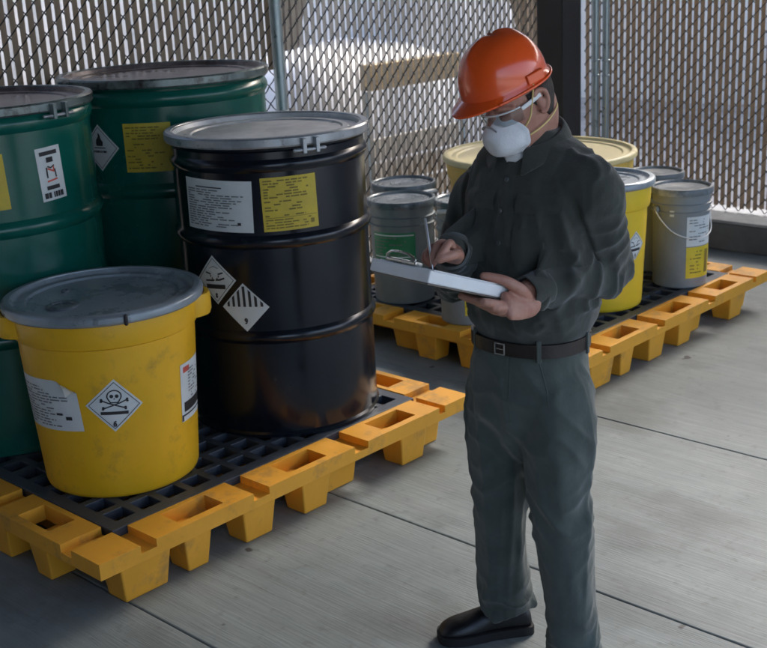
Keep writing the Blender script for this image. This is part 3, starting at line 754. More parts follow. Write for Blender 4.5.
def pail(label, loc, rt, H, plastic, lidm, bail=None, bail_side=0, grip=False):
    root = empty('plastic_pail', (*loc, DECK)); tag(root, label, 'pail', 'grey plastic pails on the far pallet')
    thc = math.atan2(-loc[1], -loc[0]); rb = rt*.86; rt2 = rt-.014
    Rf = lambda z: rb+(rt2-rb)*z/H
    prof = [(rb-.02, .006), (rb-.006, 0), (rb, .006)]
    for i in range(1, 9): prof.append((Rf(H*.74*i/8), H*.74*i/8))
    for z in (.755, .83):
        zz = H*z; prof += [(Rf(zz), zz), (Rf(zz)+.009, zz+.002), (Rf(zz)+.009, zz+.008), (Rf(zz)+.001, zz+.011)]
    prof += [(Rf(H), H-.03)]
    mesh('body', lathe(prof, 64, cap0=True), plastic, root, sharp=35)
    lp = [(rt2, H-.034), (rt-.001, H-.033), (rt, H-.026), (rt, H-.008), (rt-.004, H), (rt-.012, H+.001), (rt-.018, H-.004), (rt-.020, H-.014), (rt-.035, H-.015), (rt-.038, H-.010), (.07, H-.011), (.06, H-.014), (.002, H-.013)]
    mesh('lid', lathe(lp, 64), lidm, root, sharp=35)
    zz = H*.79
    for s_ in (-1, 1):
        a = thc+math.radians(bail_side)+s_*PI/2; r = Rf(zz)+.008
        e = mesh('ear', lathe([(.001, .014), (.014, .013), (.018, .006), (.018, 0)], 16), plastic, root, sharp=40)
        e.matrix_local = Matrix.Translation((r*math.cos(a), r*math.sin(a), zz)) @ Matrix.Rotation(a, 4, 'Z') @ Matrix.Rotation(PI/2, 4, 'Y')
    if bail is not None:
        a0 = thc+math.radians(bail_side); r = Rf(zz)+.020
        tan = Vector((-math.sin(a0), math.cos(a0), 0)); rad = Vector((math.cos(a0), math.sin(a0), 0)); pts = []
        el = math.radians(bail)
        for i in range(15):
            t = PI*i/14; k = math.sin(t)
            p = tan*(-math.cos(t)*r)+(rad*math.cos(el)+Vector((0, 0, 1))*math.sin(el))*k*(r*1.10)+Vector((0, 0, zz))
            if math.hypot(p.x, p.y) < Rf(p.z)+.006 and p.z < H: 
                h_ = Vector((p.x, p.y, 0)).normalized()*(Rf(p.z)+.010); p = Vector((h_.x, h_.y, p.z))
            pts.append(p)
        b = mesh('bail_handle', tube(pts, [.0032]*15, k=3, n=8), 'white_plastic', root, smooth=True)
        if grip: mesh('grip', tube(pts[5:10], [.011]*5, k=3, n=10), 'white_plastic', b, smooth=True)
    return root, thc, Rf
pr, tpr, Rpr = pail('light grey pail with white and yellow label beside the tall yellow drum', (4.262*S, 2.361*S), .1565, .505, 'grey_plastic', 'pail_lid', bail=-52, bail_side=38, grip=False)
place_label(pr, Rpr, tpr, 46, .292, 0, .165, .150, 'label_white', [('ink_grey', textlines(-.07, .07, -.06, .065, 9, .005, 51, .6, .5))])
place_label(pr, Rpr, tpr, 46, .133, 0, .160, .160, 'label_gold', [('ink_brown', textlines(-.06, .02, -.06, .065, 7, .006, 52, .6, .5)+[rect(.03, -.06, .06, .06)])])
place_label(pr, Rpr, tpr, -18, .385, 0, .022, .030, 'label_white', [])
p2, t2, R2 = pail('slate grey pail with green label at the corner of the far pallet', (3.473*S, 3.1696*S), .1752, .519, 'slate_plastic', 'slate_lid')
place_label(p2, R2, t2, -20, .30, 0, .235, .135, 'label_green', [('ink_grey', textlines(-.10, .10, -.05, .05, 6, .006, 61, .5, .5)), ('label_white', [rect(-.11, .052, .11, .058), rect(-.11, -.058, .11, -.052)])])
p3, _, _ = pail('slate grey pail with raised white bail handle behind the pail with the green label', (3.70*S, 3.36*S), .176, .53, 'slate_plastic', 'slate_lid', bail=22, bail_side=40, grip=True)
p4, t4, R4 = pail('slate grey pail with white bail handle and small yellow label behind the clipboard', (3.385*S, 2.765*S), .150, .585, 'grey_plastic', 'slate_lid', bail=30, bail_side=-30, grip=True)
place_label(p4, R4, t4, 8, .12, 0, .07, .14, 'label_gold', [('ink_brown', textlines(-.03, .03, -.05, .05, 6, .005, 71, .6, .5))])
p5, _, _ = pail('grey pail with pale lid and white handle half hidden behind the light grey pail', (4.425*S, 2.575*S), .150, .522, 'grey_plastic', 'pail_lid', bail=16, bail_side=20, grip=True)


# ------------------------------------------------------------------ the man (local frame: x to the picture's right, y away, z up)
man = None
MO = Vector((1.865*S, 1.37*S, 0)); MR = HEAD-PI/2          # local +y = camera heading on the ground
fx = np.array([-.667, -.745, 0]); sx = np.array([.745, -.667, 0])          # chest direction, his left
Z = np.array([0, 0, 1.])
def V3(*a): return np.array(a, float)
# --- clipboard frame
BC = V3(-.258, -.424, 1.218)
e1 = V3(.144, .147, -.077); e1 /= np.linalg.norm(e1)
e2 = V3(-.118, .157, -.007); e2 -= e1*(e2@e1); e2 /= np.linalg.norm(e2)
en = np.cross(e1, e2); en *= np.sign(en[2])
def B(a, b, c): return BC+e1*a+e2*b+en*c
BT = .034; BL, BW = .30, .176                          # thickness, length, width (top face at c=0, under side at -BT)
# --- head frame
def frame(yaw, pitch):
    f = V3(-math.sin(yaw), -math.cos(yaw), 0); lf = V3(-f[1], f[0], 0)
    Fv = f*math.cos(pitch)-Z*math.sin(pitch); Uv = f*math.sin(pitch)+Z*math.cos(pitch)
    return Fv, lf, Uv
HC = V3(-.022, -.038, 1.520); HS = .90
HF, HL, HU = frame(math.radians(60), math.radians(25))
def HP(x, y, z): return HC+(HF*x+HL*y+HU*z)*HS
KC = V3(-.050, -.030, 1.558); KS = .87
KF, KL, KU = frame(math.radians(60), math.radians(20))
def KP(x, y, z): return KC+(KF*x+KL*y+KU*z)*KS

def ellring(c, hw, hd, n=40, a=None, b=None, power=2.2, front=1.0):
    a = sx if a is None else a; b = fx if b is None else b
    out = []
    for i in range(n):
        t = 2*PI*i/n; cc, ss = math.cos(t), math.sin(t)
        cc = math.copysign(abs(cc)**(2/power), cc); ss = math.copysign(abs(ss)**(2/power), ss)
        out.append(np.array(c)+a*hw*cc+b*hd*ss*(front if ss > 0 else 1))
    return out

# ---- skin: head, neck, hands and the body inside the clothes, one continuous mesh
skin = MB()
HEADR = [(-.128, -.005, .062, .026), (-.118, -.025, .078, .040), (-.10, -.052, .086, .053), (-.075, -.074, .088, .064), (-.05, -.086, .086, .070), (-.025, -.094, .084, .074),
         (0, -.099, .086, .0765), (.022, -.100, .092, .077), (.05, -.096, .088, .074), (.08, -.080, .072, .062), (.10, -.058, .050, .046), (.112, -.03, .028, .026)]
hr = []
for z, xb, xf, wd in HEADR:
    cx_ = (xb+xf)/2; hd = (xf-xb)/2
    hr.append([HP(cx_+hd*math.copysign(abs(math.cos(t))**.92, math.cos(t)), wd*math.copysign(abs(math.sin(t))**.92, math.sin(t)), z) for t in np.linspace(0, 2*PI, 40, endpoint=False)])
skin.add(*ringloft(hr))
skin.add(*tube([HP(.088, 0, .012), HP(.098, 0, -.012), HP(.106, 0, -.034), HP(.092, 0, -.05)], [(.009, .010), (.011, .011), (.015, .014), (.010, .012)], n=12))
for s_ in (-1, 1):
    skin.add(*tube([HP(.082, s_*.012, .020), HP(.084, s_*.038, .024), HP(.062, s_*.066, .016)], [.006, .0065, .005], n=10))   # brow
    skin.add(*tube([HP(.077, s_*.020, -.006), HP(.080, s_*.034, -.006), HP(.071, s_*.048, -.007)], [.0065, .0085, .006], n=10))   # lowered lid
    # ear: rim and lobe around a hollow
    ex = [(.010, .026), (-.004, .034), (-.018, .026), (-.022, .008), (-.016, -.012), (-.004, -.026), (.006, -.024)]
    skin.add(*tube([HP(-.006+a, s_*(.081+.010*(1 if a < -.01 else .4)), -.006+b) for a, b in ex], [.0050, .0060, .0062, .0060, .0058, .0066, .0050], n=10, k=4))
    skin.add(*tube([HP(-.008, s_*.076, .012), HP(-.010, s_*.078, -.016)], [.012, .012], n=10))
    skin.add(*tube([HP(-.002, s_*.082, .006), HP(-.014, s_*.086, -.006)], [.005, .006], n=8))
skin.add(*tube([(.034, .022, 1.36), (.026, .012, 1.42), HP(-.040, 0, -.055), HP(-.035, 0, 0)], [.060, .054, .053, .058], n=20))
# inside body
skin.add(*ringloft([ellring(V3(.02, 0, z), a, b) for z, a, b in ((.80, .10, .07), (1.0, .105, .075), (1.2, .125, .085), (1.32, .125, .075), (1.39, .08, .06))]))
LSH, LEL, LWR = V3(.130, -.112, 1.332), V3(.188, -.038, 1.100), V3(-.024, -.192, 1.092)
RSH, REL, RWR = V3(-.082, .118, 1.285), V3(-.158, .110, 1.062), V3(-.196, -.118, 1.178)
for a, b, c in ((LSH, LEL, LWR), (RSH, REL, RWR)):
    skin.add(*tube([a, (a+b)/2, b, (b+c)/2, c], [.045, .042, .038, .036, .028], n=14))
for a in ([(.085, -.06, .82), (.085, -.10, .50), (.10, -.10, .08)], [(-.05, .055, .82), (-.074, .055, .475), (-.055, .105, .08)]):
    skin.add(*tube(a, [.06, .045, .032], n=12))
# left hand: fingers under the board, thumb on top
W = LWR
pk = [B(.204, -.014, -.046), B(.227, -.022, -.053), B(.250, -.023, -.058), B(.272, -.018, -.060)]      # knuckles index..little
wc = B(.352, -.022, -.030)
skin.add(*tube([W, wc, B(.300, -.026, -.040), B(.262, -.024, -.044)], [(.025, .021), (.023, .026), (.018, .034), (.014, .036)], n=16, side=tuple(-e2)))
for i, k in enumerate(pk):
    r = (.0092, .0095, .0092, .0083)[i]; L_ = (.95, 1.05, 1.0, .82)[i]
    skin.add(*tube([B(.30+.005*i, -.022, -.044), k, k+e2*.026*L_-en*.003+e1*(-.004), B(.200+.021*i, .045*L_, -BT-.013), B(.197+.021*i, .066*L_, -BT-.010)], [r*1.15, r*1.12, r, r*.95, r*.85], n=12, k=4))
skin.add(*tube([B(.335, -.020, -.018), B(.296, -.024, -.004), B(.258, -.006, .010), B(.232, .018, .011), B(.222, .030, .0105)], [.016, .0165, .0125, .0112, .0098], n=14, k=4))
# right hand round the pen
pen0 = B(.133, .108, .001); pen1 = V3(-.256, -.215, 1.262)-pen0; pen1 = pen0+pen1*(.118/np.linalg.norm(pen1))
rk_ = [B(.178, .106, .062), B(.181, .127, .062), B(.188, .147, .054), B(.197, .165, .042)]
skin.add(*tube([RWR, B(.245, .152, .046), B(.215, .142, .044), B(.190, .136, .044)], [(.024, .027), (.022, .029), (.020, .036), (.016, .037)], n=16, side=tuple(en)))
fing = [[B(.148, .090, .066), B(.133, .090, .044), B(.128, .094, .024)], [B(.150, .120, .060), B(.136, .117, .036), B(.133, .108, .018)],
        [B(.158, .146, .050), B(.146, .142, .026), B(.158, .132, .013)], [B(.170, .166, .038), B(.160, .162, .020), B(.172, .152, .011)]]
for i, (k, fg) in enumerate(zip(rk_, fing)):
    r = (.0098, .0102, .0098, .0088)[i]
    skin.add(*tube([B(.212, .128+.010*i, .048), k]+fg, [r*1.1, r*1.15, r, r*.95, r*.8], n=12, k=4))
skin.add(*tube([B(.226, .122, .038), B(.196, .096, .046), B(.162, .078, .044), B(.136, .084, .032), B(.128, .090, .024)], [.015, .0145, .0118, .0105, .0085], n=14, k=4))
bv, bf = remeshed(skin.vf, .0027, 2)
man = mesh('person', (bv, bf), 'skin', None, smooth=True)
man.location = MO; man.rotation_euler = (0, 0, MR)
tag(man, 'man in dark work shirt and orange hard hat writing on a clipboard', 'person')

# ---- shirt
def nz(x, y, z): return noise.noise((x, y, z))
def ridge(x): return .55*math.exp(-(x/.34)**2)+.6*math.exp(-abs(x)/.10)
sh_ = MB()
TR = [(.875, .010, 0, .130, .108), (.912, .009, 0, .136, .114), (.940, .009, 0, .146, .124), (.98, .010, 0, .156, .133), (1.05, .011, 0, .167, .137), (1.12, .013, .002, .172, .134), (1.20, .016, .004, .176, .131),
      (1.28, .020, .006, .178, .123), (1.335, .024, .010, .166, .112), (1.375, .026, .010, .160, .096), (1.405, .024, .012, .128, .080), (1.430, .022, .012, .080, .070), (1.445, .022, .012, .070, .064)]
sh_.add(*ringloft([ellring(V3(x, y, z), a, b, 56) for z, x, y, a, b in TR]))
SLL = [LSH+V3(-.03, .02, .005), LSH+V3(.016, -.008, -.016), V3(.166, -.088, 1.228), V3(.184, -.050, 1.140), LEL+V3(.002, .006, -.002), V3(.130, -.082, 1.092), V3(.052, -.139, 1.096), LWR+V3(.030, .022, .0)]
sh_.add(*tube(SLL, [.056, .060, .061, .058, .055, .052, .046, .040], n=24, k=6))
SLR = [RSH+V3(.03, -.015, .0), RSH+V3(-.012, .01, -.02), V3(-.122, .130, 1.185), V3(-.146, .126, 1.11), REL, V3(-.180, .01, 1.112), V3(-.190, -.06, 1.148), RWR+V3(.003, .034, -.010)]
sh_.add(*tube(SLR, [.062, .067, .062, .058, .057, .053, .046, .039], n=24, k=6))
def seg_t(p, a, b):
    d = b-a; t = float(np.dot(p-a, d)/np.dot(d, d)); return t, float(np.linalg.norm(p-a-d*min(max(t, 0), 1)))
def shirt_disp(c, n):
    p = np.array(c); d = 0
    d += .0035*nz(p[0]*9, p[1]*9, p[2]*5)
    for (A_, E_, W_) in ((LSH, LEL, LWR), (RSH, REL, RWR)):
        t1, q1 = seg_t(p, A_, E_); t2, q2 = seg_t(p, E_, W_)
        if min(q1, q2) < .085:
            if q1 < q2 and t1 > -.1:
                wv = min(1, max(0, t1*1.4-.1)); s_ = t1*.28
                d += wv*(.0135*ridge(nz(s_*17+p[1]*7+3, p[0]*7+p[2]*3, 1.7))-.006)
                d += .005*ridge(nz(p[0]*14, p[1]*14, p[2]*3+5))*(1-wv)
            else:
                wv = min(1, max(0, 1.15-t2*.55)); s_ = t2*.28
                d += wv*(.0135*ridge(nz(s_*16+p[2]*8, p[2]*8-s_*4, 8.3+p[1]*3))-.006)
                if t2 > .80: d += -.004*math.exp(-((t2-.84)/.02)**2)          # cuff seam
    tors = min(1, max(0, (p[2]-.94)/.05))
    side = float(np.dot(p-V3(.015, 0, 0), sx))
    # drape: long soft folds from the shoulders to the belt, bloused above it
    wv = tors*min(1, max(0, (1.36-p[2])/.12))
    d += wv*(.015*ridge(nz(side*15+p[2]*2.4, p[2]*2.2, 4.1))+.008*ridge(nz(side*8-p[2]*6, p[2]*4, 2.2))-.008)
    if p[2] < 1.05: d += .007*tors*ridge(nz(side*26, p[2]*16, 9.4))
    return d
sv, sf = remeshed(sh_.vf, .0048, 6, shirt_disp)
shirt = mesh('shirt', (sv, sf), 'shirt', man, smooth=True)
shirt['label'] = 'dark green-black long sleeved work shirt'
bvh = BVHTree.FromPolygons([Vector(x) for x in sv], sf)
for a_, b_ in ((SLL[-2], LWR+V3(-.008, -.006, .0)), (SLR[-2], RWR+V3(-.001, -.010, .004))):
    ax_ = b_-a_; L_ = np.linalg.norm(ax_); ax_ /= L_
    u_ = np.cross(ax_, Z); u_ /= np.linalg.norm(u_); w_ = np.cross(u_, ax_); rings = []
    for q, r in ((-.062, .0445), (-.060, .0475), (-.030, .0440), (-.002, .0415), (.0, .0405), (-.002, .0380), (-.03, .0375)):
        rings.append([b_+ax_*q+(u_*math.cos(t)*1.0+w_*math.sin(t)*.92)*(r+.0014*math.sin(3*t+q*40)+.001*math.sin(5*t)) for t in np.linspace(0, 2*PI, 40, endpoint=False)])
    mesh('cuff', ringloft(rings, caps=False), 'shirt', shirt, smooth=True, subsurf=1)
def on_shirt(side, z, up=0, tree=None):
    o = V3(.015, 0, z)+sx*side; hit = (tree or bvh).ray_cast(Vector(o+fx*.6), Vector(-fx))
    if hit[0] is None: return None, None
    return np.array(hit[0]), np.array(hit[1])
# placket, buttons, pocket flap
def strip(tree, path, half, lift, name, material, across=None, parent=None):
    v = []; f = []
    for (s_, z) in path:
        for k_ in (-1, -.33, .33, 1):
            ds, dz = across if across else (1, 0)
            p, n_ = on_shirt(s_+k_*half*ds, z+k_*half*dz, tree=tree)
            if p is None: return None
            v.append(p+n_*(lift if abs(k_) < 1 else -.001))
    m_ = len(path)
    for i in range(m_-1):
        for q in range(3): f.append((i*4+q, i*4+q+1, i*4+5+q, i*4+4+q))
    return mesh(name, (v, f), material, parent or man, smooth=True)
strip(bvh, [(-.004+.003*math.sin(z*20), z) for z in np.linspace(.965, 1.375, 44)], .018, .0028, 'placket', 'shirt', parent=shirt)
for z in (1.03, 1.11, 1.19, 1.265, 1.335):
    p, n_ = on_shirt(-.004, z)
    bt = mesh('button', lathe([(.001, .0032), (.003, .0026), (.0052, .0034), (.0062, .002), (.006, 0)], 16), 'button', shirt, smooth=True)
    bt.matrix_local = Matrix.Translation(Vector(p+n_*.0028)) @ Vector(n_).to_track_quat('Z', 'Y').to_matrix().to_4x4()
for s_ in (.085, -.085):
    strip(bvh, [(s_+x, 1.285) for x in np.linspace(-.052, .052, 14)], .024, .0060, 'pocket_flap', 'shirt', across=(0, 1), parent=shirt)
    strip(bvh, [(s_+x, 1.20) for x in np.linspace(-.050, .050, 14)], .060, .0036, 'pocket', 'shirt', across=(0, 1), parent=shirt)
# collar: stand and fall round the neck, open at the throat
def collar():
    v = []; f = []; n = 44
    cx0, cy0 = .018, .008
    for i in range(n+1):
        t = i/n; a = math.radians(20+320*t)                   # starts and ends at the throat (direction fx)
        dirn = fx*math.cos(a)+sx*math.sin(a)
        fr = .5+.5*math.cos(a)                                # 1 at the throat, 0 at the nape
        zt = 1.470-.062*fr**1.1; r = .067+.016*fr
        ctr = V3(cx0, cy0, 0)
        tip = max(0, 1-abs(min(t, 1-t))/.16)                  # collar points
        inn = ctr+dirn*(r-.004); topi = ctr+dirn*(r-.001); fall = ctr+dirn*(r+.020+.014*fr)
        drop = .036+.030*tip**1.5
        for p_, z_ in ((inn+dirn*.002, zt-.040), (topi, zt-.010), (topi+dirn*.003, zt), (topi+dirn*.008, zt-.003), (topi+dirn*.016+dirn*.01*fr, zt-drop*.55), (fall+fx*.008*tip, zt-drop)):
            v.append((p_[0], p_[1], z_))
    for i in range(n):
        for q in range(5): f.append((i*6+q, i*6+q+1, i*6+7+q, i*6+6+q))
    return v, f
mesh('collar', collar(), 'shirt', shirt, smooth=True, solid=.0035, subsurf=1)
# white undershirt at the throat
v = []; f = []
for j in range(6):
    for i in range(7):
        a = math.radians((i/6-.5)*(70-9*j)); dirn = fx*math.cos(a)+sx*math.sin(a)
        r = .0745+.003*j; v.append((.018+dirn[0]*r, .008+dirn[1]*r, 1.425-.011*j))
for j in range(5):
    for i in range(6): a = j*7+i; f.append((a, a+1, a+8, a+7))
us = mesh('undershirt', (v, f), 'paper', man, smooth=True, solid=.002); us['label'] = 'white undershirt showing at the open collar'

# ---- trousers
tr = MB()
tr.add(*ringloft([ellring(V3(.004, y, z), a, b, 48) for z, y, a, b in ((.960, 0, .140, .116), (.925, 0, .142, .118), (.875, .002, .149, .124), (.80, .004, .156, .130), (.73, .004, .156, .125), (.67, .003, .136, .090), (.62, .002, .108, .066), (.58, .002, .072, .036))]))
LL = [(.050, -.040, .90), (.060, -.062, .79), (.062, -.080, .70), (.063, -.092, .60), (.065, -.100, .50), (.076, -.105, .36), (.088, -.105, .22), (.096, -.100, .10), (.098, -.098, .045)]
RL = [(-.034, .040, .90), (-.050, .056, .79), (-.062, .060, .70), (-.070, .062, .60), (-.073, .060, .48), (-.073, .075, .34), (-.068, .090, .22), (-.058, .100, .13), (-.052, .104, .085)]
tr.add(*tube(LL, [.062, .090, .092, .085, .077, .071, .067, .066, .066], n=28, k=5, round_ends=False))
tr.add(*tube(RL, [.062, .090, .092, .084, .075, .071, .069, .069, .070], n=28, k=5, round_ends=False))
def tr_disp(c, n):
    p = np.array(c); d = .003*nz(p[0]*8, p[1]*8, p[2]*4)
    left = np.dot(p-V3(.01, 0, 0), sx) > 0
    hem = .05 if left else .088
    h = p[2]-hem
    w_hem = max(0, 1-max(0, h)/.20)
    w_knee = math.exp(-((p[2]-.47)/.11)**2)
    w_up = min(1, max(0, (p[2]-.55)/.1))
    sd = 1 if left else 7
    d += w_hem*(.020*ridge(nz(p[0]*7+sd, p[1]*7, p[2]*17+2*nz(p[0]*9, p[1]*9, sd)))-.004)
    d += w_knee*(.012*ridge(nz(p[0]*8+sd, p[1]*8, p[2]*14+1.5*nz(p[0]*6, p[1]*6, 3)))-.003)
    ang = math.atan2(p[1]-(-.09 if left else .06), p[0]-(.068 if left else -.07))
    d += .006*ridge(nz(ang*1.3+sd, p[2]*1.6, 3.3))*(1-w_hem*.6)-.003
    d += w_up*.009*ridge(nz(p[0]*12+p[2]*9, p[1]*12, p[2]*6+sd))
    return d*min(1, max(0, (.895-p[2])/.06))
tv, tf = remeshed(tr.vf, .0052, 16, tr_disp)
trousers = mesh('trousers', (tv, tf), 'trousers', man, smooth=True)
tbvh = BVHTree.FromPolygons([Vector(x) for x in tv], tf)
strip(tbvh, [(.118-.033*(1-t), .785+.110*(1-t)) for t in np.linspace(0, 1, 14)], .0022, .0010, 'pocket_seam', 'trousers', parent=trousers)
strip(tbvh, [(.016, z) for z in np.linspace(.73, .90, 14)], .002, .0010, 'fly_seam', 'trousers', parent=trousers)
# belt
bl = MB(); rings = []
for z, o in ((.905, .0), (.906, .005), (.940, .005), (.941, .0), (.939, -.006), (.907, -.006)): rings.append(ellring(V3(.006, 0, z), .1490+o, .1260+o, 64))
v, f = ringloft(rings, caps=False)
n = 64; f += [((5)*n+i, 5*n+(i+1) % n, (i+1) % n, i) for i in range(n)]
belt = mesh('belt', (v, f), 'leather', man, smooth=True, sharp=40); belt['label'] = 'dark brown leather belt'
bc = V3(.006, 0, .923)+fx*.1340
def obox(c, ax, hx, hy, hz):
    v = [c+ax[0]*hx*a+ax[1]*hy*b+ax[2]*hz*d for d in (-1, 1) for a, b in ((-1, -1), (1, -1), (1, 1), (-1, 1))]
    return v, [(0, 3, 2, 1), (4, 5, 6, 7), (0, 1, 5, 4), (1, 2, 6, 5), (2, 3, 7, 6), (3, 0, 4, 7)]
bk = MB()
for a, b, hx, hz in ((0, .0135, .015, .0014), (0, -.0135, .015, .0014), (.0138, 0, .0014, .012), (-.0138, 0, .0014, .012), (.002, 0, .0118, .0010)):
    bk.add(*obox(bc+sx*a+Z*b, (sx, fx, Z), hx, .0022, hz))
mesh('buckle', bk.vf, 'chrome', belt, bevel=.001)
for dg in (-38, 38, 100, 180, -100):
    a = math.radians(dg); r = 1
    dirn = fx*math.cos(a)*.1330+sx*math.sin(a)*.1560; nn = dirn/np.linalg.norm(dirn); tt = np.cross(Z, nn)
    mesh('belt_loop', obox(V3(.006, 0, .923)+dirn, (tt, nn, Z), .006, .0035, .028), 'trousers', trousers, bevel=.002)

# ---- shoes
def shoe(heel, toe, z0=0):
    heel = V3(*heel, 0); toe = V3(*toe, 0); ax = toe-heel; L_ = np.linalg.norm(ax); ax /= L_; lat = np.cross(Z, ax)
    st = [(0.0, .026, .055), (.03, .035, .085), (.12, .037, .098), (.28, .036, .105), (.42, .037, .098), (.56, .042, .084), (.70, .046, .071), (.82, .046, .064), (.92, .039, .054), (.975, .027, .042), (1.0, .012, .026)]
    up = []; so_ = []
    for t, hw, h in st:
        c = heel+ax*t*L_
        up.append([c+lat*hw*x+Z*(.024+(h-.024)*z) for x, z in ((-1, 0), (-1.02, .3), (-.88, .66), (-.55, .92), (0, 1), (.55, .92), (.88, .66), (1.02, .3), (1, 0), (0, -.02))])
    root = mesh('shoe', ringloft(up), 'shoe', man, smooth=True, subsurf=2)
    for t, hw, h in st:
        c = heel+ax*(t*1.02-.01)*L_; hw += .005
        so_.append([c+lat*hw*x+Z*z for x, z in ((-1, .002), (-1, .014), (-1, .027), (0, .028), (1, .027), (1, .014), (1, .002), (0, .001))])
    mesh('sole', ringloft(so_), 'sole', root, sharp=50)
    for k_ in range(4):                                       # laces
        c = heel+ax*(.46+.055*k_)*L_+Z*(.099-.0105*k_)
        mesh('lace', tube([c-lat*.018-Z*.004, c+Z*.002, c+lat*.018-Z*.004], [.0025]*3, k=3, n=6), 'sole', root, smooth=True)
    return root
shoe((.012, .125), (-.252, .082)); shoe((.135, -.035), (-.015, -.245))

# ---- hard hat
def hat():
    n = 72; rows = []
    m_ = 14
    for j in range(m_+1):
        ph = j/m_*PI/2
        ring = []
        for i in range(n):
            t = 2*PI*i/n; c, s_ = math.cos(t), math.sin(t)
            rx = (.132 if c > 0 else .122); ry = .112
            rr = math.cos(ph)**.82; z = .004+.134*math.sin(ph)**.95
            # centre ridge and side ribs pressed into the shell
            bump_ = .006*math.exp(-((ry*s_*rr)/.020)**2)*min(1, math.sin(ph)*1.4)*(1 if j < m_ else 0)
            ring.append(KP(rx*rr*c, ry*rr*s_, z+bump_))
        rows.append(ring)
    outer = rows
    rim = []
    for i in range(n):
        t = 2*PI*i/n; c, s_ = math.cos(t), math.sin(t)
        fr = max(0, c)**1.6
        rx = (.132 if c > 0 else .122)
        br_ = .008+.038*fr
        rim.append(KP((rx+br_)*c, (.112+.008+.002*fr)*s_, -.004-.012*fr))
    inner = [[KP(*( (np.array(p)-KP(0, 0, 0))@np.array([KF, KL, KU]).T/KS*np.array([.972, .972, .97])+np.array([0, 0, -.001]) )) for p in r] for r in [rim]+outer]
    # transform above maps into the hat frame and back, so the shell has thickness
    rings = [inner[-1]]+inner[::-1][1:-1]+[[np.array(p)-KU*.004 for p in rim]]+[rim]+outer
    return ringloft(rings)
hh = mesh('hard_hat', hat(), 'hat', man, sharp=45)
hh['label'] = 'glossy orange-red hard hat with short front brim'
# rim lip and accessory slots at the sides
def rimpt(t, o=0, dz=0):
    c, s_ = math.cos(t), math.sin(t); fr = max(0, c)**1.6; rx = (.132 if c > 0 else .122)
    return KP((rx+.008+.038*fr+o)*c, (.12+.002*fr+o)*s_, -.005-.012*fr+dz)
mesh('rim_lip', tube([rimpt(t) for t in np.linspace(.9, 2*PI-.9, 46)], [(.0036, .003)]*46, k=2, n=8), 'hat', hh, smooth=True)
for s_ in (-1, 1):
    c = KP(-.020, s_*.1125, .016)
    mesh('slot', obox(c, (KF, KL, KU), .024, .0055, .012), 'hat', hh, bevel=.003)
# suspension band under the shell
v = []; f = []; n = 40
for i in range(n+1):
    t = math.radians(60+240*i/n)
    for dz in (-.034, .004):
        v.append(KP(.108*math.cos(t), .088*math.sin(t), dz))
for i in range(n): f.append((2*i, 2*i+2, 2*i+3, 2*i+1))
sb_ = mesh('suspension_band', (v, f), 'band', hh, smooth=True, solid=.003)
# ---- hair at the sides and nape
v = []; f = []; n = 30; rows_ = [(.03, -.103, .0795), (.015, -.1035, .0805), (0, -.103, .0803), (-.015, -.1005, .079), (-.03, -.096, .0765), (-.045, -.090, .074), (-.058, -.083, .071)]
for j, (z, xb, wd) in enumerate(rows_):
    a0 = math.radians(76+ (0 if j < 2 else 7*(j-1)))
    for i in range(n+1):
        t = a0+(2*PI-2*a0)*i/n
        rx = abs(xb) if math.cos(t) < 0 else .085
        v.append(HP(rx*math.cos(t), (wd)*math.sin(t), z))
for j in range(len(rows_)-1):
    for i in range(n): a = j*(n+1)+i; f.append((a, a+1, a+n+2, a+n+1))
hair = mesh('hair', (v, f), 'hair', man, smooth=True, solid=.004); hair['label'] = 'short dark hair under the hard hat'
# ---- respirator mask
QF, QL, QU = frame(math.radians(60), math.radians(30))
qc = HP(.074, 0, -.062)
def mask():
    rows = []; n = 48; m_ = 12
    for j in range(m_+1):
        ph = j/m_*PI/2; ring = []
        for i in range(n):
            t = 2*PI*i/n; c, s_ = math.cos(t), math.sin(t)
            wy = .060*(1-.20*max(0, s_)**2); wz = .054 if s_ > 0 else .050
            rr = math.cos(ph)**.72; dx = .050*math.sin(ph)**1.25+.0016*math.sin(ph*7)*(1 if j else 0)
            lip = .0055 if j == 0 else 0
            fold = .0022*math.cos(ph)*math.sin(9*t)*(1 if s_ < .2 else .2)*(j < 4)
            cheek = -.026*abs(c)**2*(math.cos(ph)**2)            # the rim follows the cheeks
            ring.append(qc+QF*(dx+cheek+.006)+QL*((wy*rr+lip+fold)*c)+QU*((wz*rr+lip+fold)*s_))
        rows.append(ring)
    back = [[np.array(p)-QF*.002 for p in r] for r in rows[:1]]
    return ringloft(back+rows)
mk = mesh('respirator_mask', mask(), 'mask', man, smooth=True); mk['label'] = 'white cup shaped respirator mask'
mesh('nose_clip', tube([qc+QF*(.034)+QL*y+QU*(.046-14*y*y) for y in np.linspace(-.028, .028, 9)], [(.0035, .0016)]*9, k=2, n=8, side=tuple(QU)), 'ring_steel', mk, smooth=True)
# elastic straps laid on the cheek and neck
def lay(pts, r, name):
    mesh(name, tube(pts, [(r, .0012)]*len(pts), k=5, n=8, side=(0, 0, 1)), 'strap', mk, smooth=True)
lay([HP(.052, .066, -.046), HP(.034, .0775, -.026), HP(.020, .0835, .002), HP(.006, .0875, .030), HP(-.004, .088, .050)], .0022, 'strap')
lay([HP(.046, .068, -.072), HP(.018, .0735, -.070), HP(-.016, .0735, -.066), HP(-.048, .066, -.060), HP(-.078, .046, -.056), HP(-.090, .014, -.054)], .0022, 'strap')
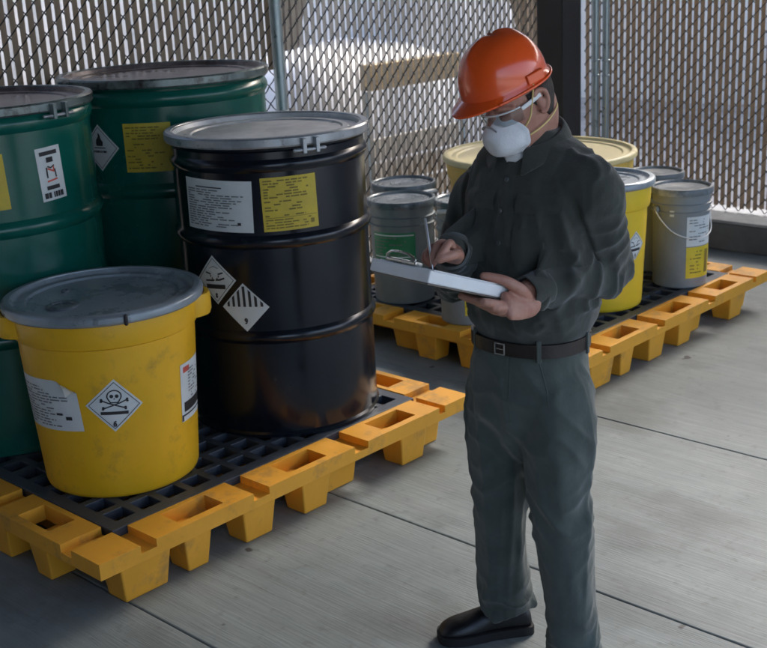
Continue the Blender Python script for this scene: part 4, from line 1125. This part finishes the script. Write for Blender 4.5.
# ---- safety glasses
gr = MB()
v = []; f = []; n = 18
for i in range(n+1):
    t = math.radians(-66+132*i/n)
    for z in (-.024, -.010, .006, .012):
        bow = .004 if z in (-.012, .006) else 0
        v.append(HP(-.002+(.108+bow)*math.cos(t)**.9, (.080+bow)*math.sin(t), z+ (.010*math.exp(-(t/.16)**2) if z == -.024 else 0)))
for i in range(n):
    for q in range(3): a = i*4+q; f.append((a, a+1, a+5, a+4))
gs = mesh('safety_glasses', (v, f), 'lens', man, smooth=True, solid=.002); gs['label'] = 'clear wraparound safety glasses'
for s_ in (-1, 1):
    mesh('temple', tube([HP(.046, s_*.0765, .006), HP(.02, s_*.0835, .010), HP(-.012, s_*.0885, .014)], [(.0055, .0014)]*3, k=4, n=8, side=tuple(HU)), 'white_plastic', gs, smooth=True)
mesh('brow_bar', tube([HP(-.002+.110*math.cos(t)**.9, .0815*math.sin(t), .012) for t in np.linspace(-1.12, 1.12, 15)], [.0022]*15, k=2, n=8), 'white_plastic', gs, smooth=True)

# ---- clipboard and pen in his hands
cb = empty('clipboard', MO, MR); tag(cb, 'white metal box clipboard held in the man\'s hands', 'clipboard')
def bbox(a0, a1, b0, b1, c0, c1):
    v = [B(a, b, c) for c in (c0, c1) for a, b in ((a0, b0), (a1, b0), (a1, b1), (a0, b1))]
    return v, [(0, 3, 2, 1), (4, 5, 6, 7), (0, 1, 5, 4), (1, 2, 6, 5), (2, 3, 7, 6), (3, 0, 4, 7)]
mesh('case', bbox(0, BL, 0, BW, -BT+.0035, -.002), 'board', cb, bevel=.004)
mesh('base_plate', bbox(.004, BL-.004, .004, BW-.004, -BT, -BT+.003), 'board_under', cb, bevel=.001)
mesh('paper_sheet', bbox(.020, BL-.012, .008, BW-.008, -.0018, .0002), 'paper', cb)
mesh('clip', bbox(.004, .030, .05, .140, .0005, .009), 'chrome', cb, bevel=.003)
mesh('clip_lever', tube([B(.018, .065, .012), B(.012, .085, .022), B(.012, .13, .022), B(.018, .15, .012)], [.003]*4, k=4, n=8), 'chrome', cb, smooth=True)
pn = mesh('pen', tube([pen0, pen0+(pen1-pen0)*.10, pen0+(pen1-pen0)*.13, pen1], [.001, .0026, .0031, .0029], k=1, n=12), 'pen', None, smooth=True)
pn.location = MO; pn.rotation_euler = (0, 0, MR)
tag(pn, 'slim silver pen held upright in the man\'s right hand', 'pen')
